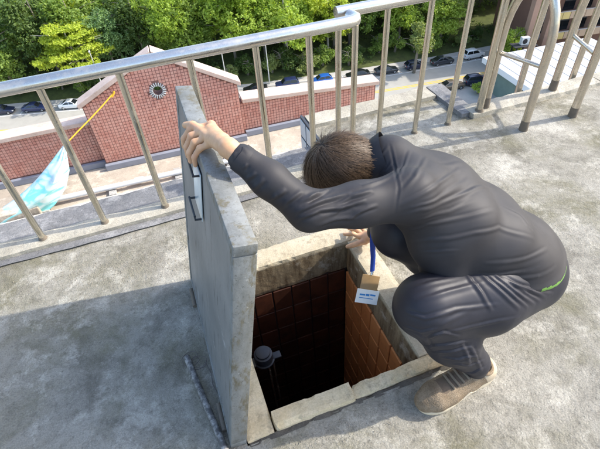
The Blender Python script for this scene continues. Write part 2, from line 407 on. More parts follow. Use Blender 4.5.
q = MB(); q.tube([(-.004, -.055, -.178), (-.022, -.055, -.178), (-.022, -.05, -.17), (-.022, .045, -.17), (-.022, .05, -.178), (-.004, .05, -.178)], .0034, 8); q.build('bar', blk, hn, True)
q = MB(); q.tube([(-.004, -.055, -.03), (-.02, -.055, -.03), (-.02, .05, -.03), (-.004, .05, -.03)], .0034, 8); q.build('bar', blk, hn, True)
for y in (-.28, .28):
    q = MB(); q.tube([(-.034, y-.05, .002), (-.034, y+.05, .002)], .009, 12); q.build('hinge', MAT['boot'], lid, True)

# ---------------------------------------------------------------- things lying on the deck
q = MB(); q.tube([(-.186, 1.035, .016), (-.165, .9, .0165), (-.145, .78, .0165), (-.122, .64, .016), (-.085, .42, .016)], [.0125, .0115, .0115, .0115, .0125], 12)
t = NT('weathered_bar'); v = t.pos(); c = t.mix(t.ramp(t.noise(v, 40, 6, .7), [(.45, 0.0), (.6, 1.0)]), (.11, .105, .10), (.33, .32, .30))
o = q.build('metal_bar', t.done(c, .7, .3, .3, t.bump(t.noise(v, 120, 3), .3, .002)), None, True)
tag(o, 'mottled grey metal bar lying on the deck along the lid', 'metal bar')
q = MB(); pts = []
for i in range(60):
    a = i*.33; r = .028 + .010*math.sin(i*.21)
    pts.append((-.175 + r*math.cos(a) + .0006*i, 1.03 + r*math.sin(a)*.9 - .0009*i, .006 + .004*math.sin(i*.9) + .0002*i))
pts += [(-.12, .98, .012), (-.11, .93, .01), (-.115, .89, .006), (-.105, .85, .006)]
q.tube([(p[0], p[1], max(.0065, p[2])) for p in pts], .0013, 6); tag(q.build('wire', simple('rusty_wire', (.15, .13, .12), .6, .5), None, True), 'thin loose wire coiled round the end of the metal bar', 'wire')
# grit and flakes strewn on the deck
g = MB(); rng = random.Random(11)
def grit(x, y, r):
    a = rng.uniform(0, 6.28); z = .0045*(mnoise.noise(Vector((x*3.1, y*3.1, 4))) + .4*mnoise.noise(Vector((x*11, y*11, 1))))
    P = [(x + r*rng.uniform(.6, 1.2)*math.cos(a+k*2.1), y + r*rng.uniform(.6, 1.2)*math.sin(a+k*2.1), z - .0005) for k in range(3)]
    g.add(P + [(x+r*rng.uniform(-.3, .3), y+r*rng.uniform(-.3, .3), z + r*rng.uniform(.4, .9))], [(0, 1, 3), (1, 2, 3), (2, 0, 3)])
for i in range(1500):
    x = rng.gauss(-.30, .28); y = rng.gauss(1.66, .08)
    if y < 1.88 and x < .5: grit(x, y, rng.uniform(.002, .0055))
for i in range(900):
    x = rng.uniform(-1.2, 2.8); y = rng.uniform(.3, 1.88)
    if not (OX0-.02 < x < OX1+.02 and OY0-.03 < y < OY1+.02): grit(x, y, rng.uniform(.0012, .0035))
for i in range(500):
    x = rng.uniform(.0, .78); y = .60 - abs(rng.gauss(0, .05))
    grit(x, y, rng.uniform(.0015, .005))
tag(g.build('grit', simple('grit', (.24, .22, .18), .95, 0, .5, 60, False)), 'loose grit and mortar crumbs strewn over the roof deck', 'grit', kind='stuff')

# ================================================================== railings
def arc(c, r, a0, a1, n, ax, ay):
    c = Vector(c); ax = Vector(ax); ay = Vector(ay)
    return [c + ax*r*math.cos(a0+(a1-a0)*i/n) + ay*r*math.sin(a0+(a1-a0)*i/n) for i in range(n+1)]
def post(parent, x, y, zb_, zt, r=.0158, m='post', boot=True):
    q = MB(); q.tube([(x, y, zb_), (x, y, zt)], r, 18); o = q.build('post', MAT[m], parent, True)
    if boot:
        q = MB(); q.tube([(x, y, zb_-.004), (x, y, zb_+.006), (x, y, zb_+.018)], [r+.010, r+.005, r+.001], 14); q.build('boot', MAT['boot'], o, True)
RZ = .80
ra = tag(empty('railing'), 'stainless steel roof railing on the kerb behind the upright lid', 'railing')
q = MB()
q.tube([(-7, 1.97, RZ), (-3, 1.97, RZ), (-1, 1.97, RZ), (.90, 1.97, RZ), (.935, 1.972, RZ), (.957, 1.984, RZ), (.965, 2.0, RZ), (.962, 2.03, RZ), (.955, 2.05, RZ)], .0285, 24)
q.build('top_rail', MAT['rail'], ra, True)
for x in [-.758-.303*k for k in range(1, 12)] + [-.758, -.455, -.142, .158, .458, .715]: post(ra, x, 1.97, .03, RZ-.02)
post(ra, .955, 1.975, -.0, RZ-.02, boot=False)
rb = tag(empty('railing'), 'stainless steel roof railing round the projecting bay beside the ladder hoops', 'railing')
q = MB(); q.tube([(.90, 2.085, RZ+.012), (.93, 2.085, RZ+.012), (1.2, 2.085, RZ+.012), (1.93, 2.085, RZ+.012)], .0285, 24); q.build('top_rail', MAT['rail'], rb, True)
for x in (.915, 1.185, 1.44, 1.685): post(rb, x, 2.085, -.003, RZ)
post(rb, 1.925, 2.10, .03, RZ, .022)

# ladder hoops that stand astride the kerb
def hoop(x, xr_, label):
    h = tag(empty('ladder_hoop', (x, 1.83, 0)), label, 'grab rail', 'ladder grab hoops')
    zt = .50; r = .145; rv = .31; dx = xr_-x
    pts = [(0, 0, -.004), (0, 0, .3), (0, 0, zt)] + [(dx*(1-math.cos(a))/2, r*(1-math.cos(a)), zt + rv*math.sin(a)) for a in [math.pi*i/14 for i in range(1, 14)]] + [(dx, 2*r, zt), (dx, 2*r, .3), (dx, 2*r, -.3)]
    q = MB(); q.tube(pts, .024, 20); q.build('hoop_pipe', MAT['hoop'], h, True)
    q = MB(); q.tube([(0, .02, .40), (dx, 2*r-.02, .40)], .013, 14); q.build('cross_bar', MAT['hoop'], h, True)
    for px_, py_, pz in ((0, 0, -.003), (dx, 2*r, .036)):
        q = MB(); q.tube([(px_, py_, pz), (px_, py_, pz+.02), (px_, py_, pz+.07)], [.0275, .0262, .0246], 14); q.build('boot', MAT['boot'], h, True)
    return h
hoop(2.057, 1.985, 'arched steel ladder hoop standing next to the end of the railing')
hoop(2.435, 2.53, 'arched steel ladder hoop standing beyond the first hoop from the railing')
ld = tag(empty('roof_ladder', (2.35, 2.235, 0)), 'steel ladder stiles rising over the roof edge between the grab hoops', 'ladder')
for dx in (0, .47):
    q = MB(); q.tube([(dx, 0, -3), (dx, 0, .3), (dx+.02, 0, .86)], .021, 16); q.build('stile', MAT['hoop'], ld, True)
for k in range(9):
    q = MB(); q.tube([(.02, 0, -.2-.3*k), (.45, 0, -.2-.3*k)], .012, 10); q.build('rung', MAT['hoop'], ld, True)
# ================================================================== lower roof with the tiled gable parapet
b = MB(); b.box(-12, 4.2, 2.25, 7.9, -3.4, -3.0); tag(b.build('lower_roof', MAT['lower']), kind='structure')
b = MB(); b.box(-11.9, 4.1, 2.3, 7.6, -36, -3.41); tag(b.build('lower_building_wall', MAT['facade']), kind='structure')
wl = tag(empty('tiled_parapet_wall', (0, 7.345, 0), (0, 0, math.atan(-.04))), 'red tiled parapet wall with a peaked gable and round opening on the lower roof', 'wall')
cop = concrete('pink_coping', (.66, .52, .44), (.55, .42, .35), (.30, .22, .18), .4, .2, 1.2, .3, 12, .3)
grout = simple('dark_tile_grout', (.24, .125, .10), .9, 0, .3, 6, False)
G = [(-1.25, -3.0), (1.29, -3.0), (1.29, -1.90), (.02, -1.16), (-1.25, -1.78)]
RC, RR = (-.03, -1.745), .075
# gable slab with the round opening: strips above/below and beside a circle
def gz(x): return -1.78 + (x+1.25)/1.27*.62 if x < .02 else -1.16 - (x-.02)/1.27*.74
n = 28; ring = [(RC[0]+RR*math.cos(2*math.pi*k/n), RC[1]+RR*math.sin(2*math.pi*k/n)) for k in range(n)]
S = .2; sq = []
for k in range(n):
    c_, s_ = math.cos(2*math.pi*k/n), math.sin(2*math.pi*k/n); m_ = S/max(abs(c_), abs(s_)); sq.append((RC[0]+c_*m_, RC[1]+s_*m_))
q = MB()
for y in (.0, .16):
    q.add([(x, y, z) for x, z in ring] + [(x, y, z) for x, z in sq], [(k, (k+1) % n, n+(k+1) % n, n+k) for k in range(n)])
q.add([(x, 0, z) for x, z in ring] + [(x, .16, z) for x, z in ring], [(k, (k+1) % n, n+(k+1) % n, n+k) for k in range(n)])
xa, xb, za, zc = RC[0]-S, RC[0]+S, RC[1]-S, RC[1]+S
q.prism([(-1.25, -3), (1.29, -3), (1.29, za), (xb, za), (xa, za), (-1.25, za)], 0, .16)
q.prism([(-1.25, za), (xa, za), (xa, zc), (xa, gz(xa)), (-1.25, -1.78)], 0, .16)
q.prism([(xb, za), (1.29, za), (1.29, -1.90), (xb, gz(xb)), (xb, zc)], 0, .16)
q.prism([(xa, zc), (xb, zc), (xb, gz(xb)), (.02, -1.16), (xa, gz(xa))], 0, .16)
q.build('gable_wall', grout, wl)
q = MB(); q.prism([(-9, -3), (-1.2505, -3), (-1.2505, -2.16), (-9, -2.22)], .15, .32); q.build('side_wall', grout, wl)
q = MB(); q.prism([(1.2905, -3), (4.0, -3), (4.0, -2.50), (1.2905, -2.31)], .12, .30); q.build('side_wall', grout, wl)
t = NT('red_wall_tile'); v = t.pos()
wn_ = t.n('TexWhiteNoise'); sc_ = t.n('Vector' + 'Math', operation='SNAP'); t.l(v, sc_.inputs[0]); sc_.inputs[1].default_value = (.062, 10, .062); t.l(sc_.outputs[0], wn_.inputs[0])
c = t.mix(wn_.outputs[0], (.55, .25, .19), (.66, .36, .285))
c = t.mix(t.ramp(t.noise(v, 2.2, 6, .65), [(.5, 0.0), (.75, .5)]), c, (.62, .42, .34))
MAT['redtile'] = t.done(c, .45, 0, .4)
def tiles(x0, x1, top, y, skip=None):
    q = MB(); p = .054; g_ = .0062; nx = int((x1-x0)/p)
    px = (x1-x0)/nx
    for i in range(nx):
        xc = x0 + px*(i+.5); zt = min(top(xc-px/2), top(xc+px/2)); z = -2.87
        while z + .03 < zt:
            z1 = min(z+p-g_, zt)
            if not (skip and skip(xc, (z+z1)/2)):
                xl, xr2 = xc-px/2+g_/2, xc+px/2-g_/2; d = .002; yy = y-.006
                q.add([(xl, y, z), (xr2, y, z), (xr2, y, z1), (xl, y, z1), (xl+d, yy, z+d), (xr2-d, yy, z+d), (xr2-d, yy, z1-d), (xl+d, yy, z1-d)],
                      [(4, 5, 6, 7), (0, 1, 5, 4), (1, 2, 6, 5), (2, 3, 7, 6), (3, 0, 4, 7)])
            z += p
    o = q.build('tile_facing', MAT['redtile'], wl); o['kind'] = 'stuff'
tiles(-1.24, 1.28, gz, -.001, lambda x, z: math.hypot(x-RC[0], z-RC[1]) < RR+.07)
tiles(-4.6, -1.26, lambda x: -2.17-.06*(-1.25-x)/7.7, .149)
tiles(1.30, 3.98, lambda x: -2.31-.19*(x-1.29)/2.71, .119)
# tiles on the gable's flank
def coping(pts, y0, y1, th=.075):
    for (xa_, za_), (xb_, zb_) in zip(pts[:-1], pts[1:]):
        q = MB(); L = Vector((xb_-xa_, 0, zb_-za_)); nn = Vector((-L.z, 0, L.x)).normalized()
        if nn.z < 0: nn = -nn
        q.prism([(xa_, za_), (xb_, zb_), (xb_+nn.x*th*.3, zb_+th), (xa_+nn.x*th*.3, za_+th)], y0, y1)
        q.build('coping', cop, wl, bevel=.008, seg=2)
coping([(-1.30, -1.80), (.02, -1.158)], -.05, .22); coping([(.0205, -1.158), (1.34, -1.925)], -.05, .22)
coping([(-9, -2.218), (-1.256, -2.158)], .09, .38); coping([(1.34, -2.31), (4.05, -2.50)], .06, .40)
for a in ((-9, -1.256, .07, .14), (-1.27, 1.31, -.09, -.012), (1.316, 4.0, .04, .11)):
    q = MB(); q.box(a[0], a[1], a[2], a[3], -2.998, -2.885); q.build('skirting', simple('blue_grey_skirting', (.24, .26, .31), .7, 0, .25, 4, False), wl, bevel=.01)
# petal ring round the opening
rg = simple('grey_ring', (.45, .48, .48), .6, 0, .3, 30, False)
for k in range(20):
    a = 2*math.pi*k/20; M_ = Matrix.Translation((RC[0], -.012, RC[1])) @ Matrix.Rotation(-a, 4, 'Y')
    q = MB(); q.box(RR+.002, RR+.062, -.012, .014, -.0095, .0095, M_); q.build('ring_block', rg, wl, bevel=.004, seg=1)
# the parapet's left return and the lower roof's white pipe
pp = tag(empty('drain_pipe'), 'white plastic pipe lying across the lower roof on clay blocks', 'pipe')
wp = simple('white_pipe', (.72, .74, .76), .35, 0, .1, 5, False)
q = MB(); q.tube([(-2.6, 6.74, -2.90), (-2.2, 6.70, -2.90), (.9, 6.56, -2.90)], .045, 16); q.build('pipe', wp, pp, True)
for x in (-2.25, -1.2, -.1, .8):
    q = MB(); q.box(x-.06, x+.06, 6.5, 6.82, -2.999, -2.946); q.build('block', MAT['facade'], pp, bevel=.006)
q = MB(); q.tube([(-.8, 6.66, -2.90), (-.66, 6.652, -2.90)], .053, 16); q.build('coupling', wp, pp, True)
# pale repair strip and roof kerbs
q = MB(); q.box(-9, 4.1, 6.15, 6.42, -2.999, -2.90); tag(q.build('roof_upstand', concrete('pale_upstand', (.55, .52, .47), (.42, .40, .37), (.2, .2, .2), .5, .5, .8, .3, 14), None, bevel=.01), kind='structure')
q = MB(); q.box(-2.95, -2.3, 6.45, 6.95, -2.999, -2.80); tag(q.build('concrete_plinth', MAT['lower'], None, bevel=.015), 'low concrete plinth on the lower roof under the hanging sheet', 'plinth')

# teal sheet slung from a yellow rope tied to the gable
T = Vector((-1.60, 6.80, -2.03)); E_ = Vector((-3.35, 6.65, -2.95))
q = MB(); nu, nv = 64, 26
ax_ = (E_-T); lat = Vector((.42, -.35, -.80)).normalized(); frn = ax_.cross(lat).normalized()
if frn.y > 0: frn = -frn
V = []; prof = [(0, .012), (.04, .10), (.12, .27), (.25, .40), (.4, .45), (.6, .43), (.8, .34), (1, .22)]
def lerpp(u):
    for (a, x), (b_, y) in zip(prof[:-1], prof[1:]):
        if u <= b_: return x + (y-x)*(u-a)/(b_-a)
    return prof[-1][1]
for i in range(nu+1):
    u = i/nu; w = lerpp(u)
    for j in range(nv+1):
        s = j/nv; a = math.pi*s
        fold = .022*math.sin(s*9 + u*5 + 2*math.sin(u*4)) + .012*math.sin(s*21 + u*9) + .05*mnoise.noise(Vector((u*3, s*4, 2)))
        p = T + ax_*u + lat*(w*s + .05*math.sin(math.pi*u)) + frn*((.16*math.sin(a)*min(1, u*5) + fold)*min(1, u*8+.08)) + Vector((0, 0, -.10*math.sin(math.pi*u)))
        V.append(p)
F_ = [(i*(nv+1)+j, (i+1)*(nv+1)+j, (i+1)*(nv+1)+j+1, i*(nv+1)+j+1) for i in range(nu) for j in range(nv)]
q.add(V, F_)
t = NT('teal_sheet'); v = t.pos()
c = t.mix(t.ramp(t.noise(t.pos(False, (.7, 1, 2.6), (0, R(-30), 0)), 3.0, 4, .5, 1.2), [(.46, 0.0), (.60, 1.0)]), (.66, .80, .80), (.24, .68, .70))
o = q.build('hanging_sheet', t.done(c, .6, 0, .3), None, True)
sm = o.modifiers.new('thick', 'SOLIDIFY'); sm.thickness = .006
tag(o, 'white and teal sheet slung from a yellow rope above the lower roof', 'sheet')
rp = tag(empty('rope'), 'yellow rope tying the hanging sheet to the tiled gable', 'rope')
ym = simple('yellow_rope', (.75, .42, .03), .7, 0, .2, 60, False)
A = Vector((-.70, 7.335, -1.63))
q = MB(); q.tube([T+Vector((0, 0, -.02)), T*.75+A*.25+Vector((0, 0, -.015)), T*.5+A*.5+Vector((0, 0, -.02)), T*.25+A*.75+Vector((0, 0, -.015)), A], .0105, 8); q.build('line', ym, rp, True)
q = MB()
for k in range(3): q.tube([T + Vector((.02*math.cos(a), .02*math.sin(a), -.03+.014*k)) for a in [2*math.pi*i/10 for i in range(11)]], .009, 6)
q.build('knot', ym, rp, True)
q = MB(); q.tube([A+Vector((.01, -.01, .03)), A+Vector((0, -.02, 0)), A+Vector((-.05, -.03, -.05))], .016, 8); q.build('knot', ym, rp, True)
q = MB(); q.tube([A+Vector((0, -.02, 0)), A+Vector((0, .03, 0))], .012, 8); q.build('hook', MAT['post'], rp, True)

# ================================================================== the street far below
SZ = -36.0
gm = NT('street_ground'); v = gm.pos()
c = gm.mix(gm.ramp(gm.noise(v, .15, 8, .6), [(.35, 0.0), (.65, 1.0)]), (.30, .285, .255), (.40, .38, .34))
MAT['ground'] = gm.done(c, .95, 0, .2)
q = MB(); q.add([(-600, -300, SZ-.15), (700, -300, SZ-.15), (700, 900, SZ-.15), (-600, 900, SZ-.15)], [(0, 1, 2, 3)])
tag(q.build('ground', MAT['ground']), kind='structure')
CL = [(-120, 115), (-60, 97), (-27.5, 87.6), (-16, 84.2), (0, 79.3), (16.6, 74.7), (28.5, 72.6), (40.5, 71.0), (52, 69.7), (60, 69.2), (80, 68.4), (140, 67)]
def cl(s):      # point on the line of parked cars
    x = s
    for (a, ya), (b_, yb) in zip(CL[:-1], CL[1:]):
        if x <= b_:
            f = (x-a)/(b_-a); return Vector((x, ya+(yb-ya)*f, SZ))
    return Vector((x, 67, SZ))
def cl_dir(s): return (cl(s+1.5)-cl(s-1.5)).normalized()
def strip(name, o0, o1, z, m, s0=-118, s1=138, step=2.0, kind=None, thick=0):
    q = MB(); n = int((s1-s0)/step); P = []
    for i in range(n+1):
        s = s0+(s1-s0)*i/n; d = cl_dir(s); nn = Vector((-d.y, d.x, 0)); c_ = cl(s)
        P.append((c_+nn*o0+Vector((0, 0, z)), c_+nn*o1+Vector((0, 0, z))))
    q.add([p for a in P for p in a], [(2*i, 2*i+2, 2*i+3, 2*i+1) for i in range(n)])
    if thick:
        b0 = [(a+Vector((0, 0, -thick)), b_+Vector((0, 0, -thick))) for a, b_ in P]
        q.add([p for a, a0 in zip(P, b0) for p in (a[0], a0[0])], [(2*i, 2*i+1, 2*i+3, 2*i+2) for i in range(n)])
    o = q.build(name, m)
    if kind: tag(o, kind=kind)
    return o
asp = simple('worn_asphalt', (.35, .335, .295), .9, 0, .2, .5, False)
road = strip('road', -9.5, 1.3, 0, asp, kind='structure')
strip('pavement', 1.6, 3.2, .13, simple('pavement_slabs', (.42, .40, .36), .9, 0, .2, 1, False), kind='structure', thick=.14)
strip('kerbstone', 1.3, 1.61, .12, simple('kerbstone', (.50, .48, .44), .9, 0, .15, 2, False), kind='structure', thick=.13)
ylw = simple('yellow_paint', (.62, .42, .05), .7, 0, .2, 2, False); wht = simple('white_paint', (.72, .71, .68), .7, 0, .15, 2, False)
strip('road_marking', -7.0, -6.75, .006, ylw).parent = road
strip('road_marking', -6.5, -6.25, .006, ylw).parent = road
strip('road_marking', -1.35, -1.2, .006, wht).parent = road
for k in range(26):
    s = -40 + k*5.2; d = cl_dir(s); nn = Vector((-d.y, d.x, 0)); c_ = cl(s)
    q = MB(); a = c_+nn*-1.15+Vector((0, 0, .008)); b_ = c_+nn*1.25+Vector((0, 0, .008)); w = d*.07
    q.add([a-w, a+w, b_+w, b_-w], [(0, 1, 2, 3)]); q.build('road_marking', wht, road)

# ---------------------------------------------------------------- cars
glass = NT('car_glass').done((.012, .015, .018), .06, 0, .6)
tyre = simple('tyre', (.018, .018, .018), .85); rim_m = simple('wheel_rim', (.45, .46, .47), .3, .8)
lampw = NT('head_lamp').done((.75, .78, .8), .1, 0, .6); lampr = NT('tail_lamp').done((.45, .02, .015), .2, 0, .6); plate_m = simple('number_plate', (.75, .75, .70), .5)
trim = simple('black_trim', (.02, .02, .022), .5)
def paint(name, col):
    t = NT(name); t.done(col, .3, .2, .5); t.p.inputs['Coat Weight'].default_value = .7; t.p.inputs['Coat Roughness'].default_value = .08; return t.m
def car_proto(name, st, roof_st, L, Wd, label):
    """st: body stations (x, half width, belt z, sill z); roof_st: cabin outline (x, z) in order from windscreen foot to tail"""
    root = empty(name); hw = Wd/2
    q = MB(); n = len(st); V = []
    for x, w, zb_, zs in st:
        V += [(x, -w*.90, zs), (x, -w, zs+.16), (x, -w, zs+(zb_-zs)*.62), (x, -w*.93, zb_), (x, w*.93, zb_), (x, w, zs+(zb_-zs)*.62), (x, w, zs+.16), (x, w*.90, zs)]
    F = [(i*8+k, i*8+(k+1) % 8, (i+1)*8+(k+1) % 8, (i+1)*8+k) for i in range(n-1) for k in range(8)] + [tuple(range(7, -1, -1)), tuple((n-1)*8+k for k in range(8))]
    q.add(V, F); body = q.build('body', trim, root, True, .05, 2)
    # cabin: roof and pillars in body colour, panes set a little proud
    q = MB(); V = []; m = len(roof_st); zb0 = roof_st[0][1]
    zt = max(z for _, z in roof_st)
    for x, z in roof_st:
        k = (z-zb0)/(zt-zb0) if zt > zb0 else 0
        w = hw*(.93-.20*max(0, k)); V += [(x, -w, z), (x, w, z)]
    base = len(V)
    for x, z in roof_st: V += [(x, -hw*.93, zb0-.03), (x, hw*.93, zb0-.03)]
    F = [(2*i, 2*i+1, 2*i+3, 2*i+2) for i in range(m-1)]
    F += [(2*i, 2*i+2, base+2*i+2, base+2*i) for i in range(m-1)] + [(2*i+1, base+2*i+1, base+2*i+3, 2*i+3) for i in range(m-1)]
    q.add(V, F); q.build('roof', trim, root, True, .03, 2)
    def pane(P, nm='window'):
        P = [Vector(p) for p in P]; nrm = (P[1]-P[0]).cross(P[2]-P[0]).normalized(); c_ = sum(P, Vector())/len(P)
        if nrm.dot(c_-Vector((0, 0, .8))) < 0: nrm = -nrm
        q = MB(); k = len(P); o1 = [c_+(p-c_)*.97+nrm*.018 for p in P]; o0 = [p-nrm*.01 for p in P]
        q.add(o1+o0, [tuple(range(k))]+[(i, (i+1) % k, (i+1) % k+k, i+k) for i in range(k)]); q.build(nm, glass, root)
    def V3(i, s, f=1.0):
        x, z = roof_st[i]; k = (z-zb0)/(zt-zb0); return Vector((x, s*hw*(.93-.20*k)*f, z))
    def q4(i, j, nm):
        a, b_, c_, d = V3(i, -1, .90), V3(i, 1, .90), V3(j, 1, .90), V3(j, -1, .90)
        pane([a.lerp(d, .06), b_.lerp(c_, .06), c_.lerp(b_, .08), d.lerp(a, .08)], nm)
    q4(0, 1, 'windscreen'); q4(m-2, m-1, 'rear_window')
    xf, xb_ = roof_st[1][0], roof_st[m-2][0]; zr = zt-.09; zb1 = zb0+.05
    def side(x, z, s):
        k = (z-zb0)/(zt-zb0); return Vector((x, s*hw*(.93-.20*k), z))
    x0f = roof_st[0][0]; x1b = roof_st[m-1][0]
    mid = (xf+xb_)/2 + .05
    for s in (-1, 1):
        pane([side(x0f+(xf-x0f)*.18, zb1, s), side(mid+.04, zb1, s), side(mid+.04, zr, s), side(xf-.06 if xf < x0f else xf+.02, zr, s)])
        pane([side(mid-.04, zb1, s), side(x1b+(xb_-x1b)*.25, zb1, s), side(xb_+.08, zr, s), side(mid-.04, zr, s)])
    wb = L*.30
    for x in (wb+.08, -wb-.02):
        for s in (-1, 1):
            wroot = empty('wheel', (x, s*(hw-.11), .32), parent=root)
            q = MB(); n = 20
            for ra, rb_, ya, yb in ((.32, .32, -.10, .10), (.32, .20, .10, .115), (.32, .20, -.10, -.115)):
                q.add([(ra*math.cos(2*math.pi*k/n), ya, ra*math.sin(2*math.pi*k/n)) for k in range(n)]+[(rb_*math.cos(2*math.pi*k/n), yb, rb_*math.sin(2*math.pi*k/n)) for k in range(n)], [(k, (k+1) % n, n+(k+1) % n, n+k) for k in range(n)])
            q.build('tyre', tyre, wroot, True)
            q = MB()
            q.add([(.205*math.cos(2*math.pi*k/n), s*.095, .205*math.sin(2*math.pi*k/n)) for k in range(n)], [tuple(range(n))])
            for k in range(5):
                M_ = Matrix.Rotation(2*math.pi*k/5, 4, 'Y'); q.box(.03, .20, s*.1-.012, s*.1+.012, -.022, .022, M_)
            q.build('rim', rim_m, wroot)
    xe = st[0][0]; xt = st[-1][0]
    for s in (-1, 1):
        q = MB(); q.box(xe-.14, xe+.012, s*st[0][1]*.72-.17, s*st[0][1]*.72+.17, st[0][2]-.20, st[0][2]-.07); q.build('headlight', lampw, root, True, .02)
        q = MB(); q.box(xt-.012, xt+.12, s*st[-1][1]*.76-.14, s*st[-1][1]*.76+.14, st[-1][2]-.26, st[-1][2]-.08); q.build('tail_light', lampr, root, True, .02)
        q = MB(); q.box(x0f-.42, x0f-.24, s*hw*.97-.02 if s > 0 else -hw*.97-.15, s*hw*.97+.15 if s > 0 else -hw*.97+.02, zb0+.02, zb0+.13); q.build('wing_mirror', trim, root, True, .02)
    q = MB(); q.box(xe-.06, xe+.008, -.45, .45, st[0][3]+.08, st[0][3]+.24); q.build('grille', trim, root)
    q = MB(); q.box(xt-.01, xt+.04, -.24, .24, st[-1][3]+.24, st[-1][3]+.36); q.build('number_plate', plate_m, root)
    q = MB(); q.box(-L*.36, L*.38, -hw*.86, hw*.86, .17, .40); q.build('underbody', trim, root)
    return root
sedan = car_proto('parked_car', [(2.22, .66, .66, .30), (2.05, .82, .74, .22), (1.2, .88, .86, .20), (.75, .885, .92, .19), (-1.2, .885, .95, .19), (-1.75, .87, .96, .21), (-2.12, .82, .93, .26), (-2.24, .70, .86, .34)],
                  [(1.00, .90), (.25, 1.38), (-.15, 1.43), (-.75, 1.41), (-1.62, .96)], 4.45, 1.77, '')
hatchb = car_proto('parked_car', [(1.95, .64, .70, .30), (1.80, .80, .78, .22), (1.1, .84, .92, .20), (.7, .85, .97, .19), (-1.3, .85, 1.0, .19), (-1.75, .83, 1.0, .24), (-1.90, .76, .95, .32)],
                  [(1.05, .94), (.35, 1.46), (-.2, 1.51), (-1.3, 1.47), (-1.80, 1.0)], 3.85, 1.70, '')
suv = car_proto('parked_car', [(2.15, .70, .86, .36), (2.0, .86, .96, .28), (1.15, .91, 1.06, .26), (.7, .915, 1.10, .25), (-1.5, .915, 1.12, .25), (-2.0, .90, 1.12, .30), (-2.16, .82, 1.06, .38)],
                [(1.02, 1.07), (.38, 1.66), (-.2, 1.71), (-1.65, 1.68), (-2.04, 1.12)], 4.4, 1.83, '')
P_ = dict(navy=paint('navy_paint', (.016, .022, .055)), black=paint('black_paint', (.010, .011, .013)), white=paint('white_paint_car', (.72, .73, .73)), blue=paint('bright_blue_paint', (.015, .11, .42)),
          slate=paint('dark_slate_paint', (.03, .035, .045)), brown=paint('bronze_paint', (.13, .10, .07)), deep=paint('deep_blue_paint', (.02, .03, .09)))
CARS = [(sedan, 'navy', -27.8, 0, 'navy sedan parked beside the dark blue sedan, away from the white car'), (sedan, 'deep', -22.0, 0, 'dark blue sedan parked next to the white sedan on the street'),
        (sedan, 'white', -15.6, 0, 'white sedan parked on the street beyond the tiled gable'), (sedan, 'black', 16.4, 1, 'black sedan parked at the end of the row beside the deep blue tall car'),
        (suv, 'deep', 22.2, 1, 'deep blue tall car parked between the black sedan and the bright blue hatchback'), (hatchb, 'blue', 28.6, 1, 'bright blue hatchback parked on the street'),
        (sedan, 'black', 35.4, 1, 'black sedan parked next to the bright blue hatchback'), (sedan, 'slate', 40.9, 0, 'dark slate sedan parked between the black sedan and the roadside tree'),
        (hatchb, 'navy', 46.6, 0, 'navy hatchback half hidden behind the roadside tree'), (sedan, 'slate', 52.2, 0, 'dark slate sedan parked next to the white tall car'),
        (suv, 'white', 58.8, 0, 'white tall car parked at the far end of the row')]
used = set()
def place(proto, col, loc, rz, label, group):
    r = copy_tree(proto); r.location = loc; r.rotation_euler = (0, 0, rz)
    for ch in bpy.data.objects:
        if ch.parent == r and ch.name.split('.')[0] in ('body', 'roof', 'wing_mirror'):
            ch.material_slots[0].link = 'OBJECT'; ch.material_slots[0].material = P_[col]
    tag(r, label, 'car', group)
bpy.context.view_layer.update()
for pr_, col, s, fl_, lab in CARS:
    d = cl_dir(s); place(pr_, col, cl(s)+Vector((0, 0, .002)), math.atan2(d.y, d.x) + (math.pi if fl_ else 0), lab, 'cars parked along the far kerb')
place(sedan, 'brown', Vector((48.2, 60.6, SZ-.148)), R(-10), 'bronze sedan parked in the yard before the white roofed shed', 'cars parked in the yard')
place(suv, 'navy', Vector((53.0, 60.2, SZ-.148)), R(-12), 'navy tall car parked in the yard tight against the white roofed shed', 'cars parked in the yard')
def kill(o):
    for ch in [k for k in bpy.data.objects if k.parent == o]: kill(ch)
    bpy.data.objects.remove(o, do_unlink=True)
for p in (sedan, hatchb, suv): kill(p)

# ---------------------------------------------------------------- lamp poles
def pole(x, y, h, label):
    r = tag(empty('lamp_pole', (x, y, SZ+.13)), label, 'lamp pole', 'street lamp poles')
    gp_ = simple('pole_paint', (.55, .55, .52), .5, .3, .1, 2)
    q = MB(); q.tube([(0, 0, 0), (0, 0, h*.5), (0, 0, h)], [.11, .09, .07], 10); q.build('pole', gp_, r, True)
    q = MB(); q.tube([(0, 0, h-.1), (.1, -.6, h+.25), (.2, -1.6, h+.4)], .05, 8); q.build('arm', gp_, r, True)
    q = MB(); q.box(.05, .35, -2.2, -1.55, h+.34, h+.46); q.build('lamp_head', gp_, r, True, .04)
pole(-9.5, cl(-9.5).y+2.2, 9, 'pale street lamp pole on the pavement beyond the white sedan')
pole(19.6, cl(19.6).y+2.2, 9, 'pale street lamp pole on the pavement behind the black sedan')
pole(12.0, cl(12).y+2.2, 8, 'pale street lamp pole on the pavement beyond the end of the tiled gable')

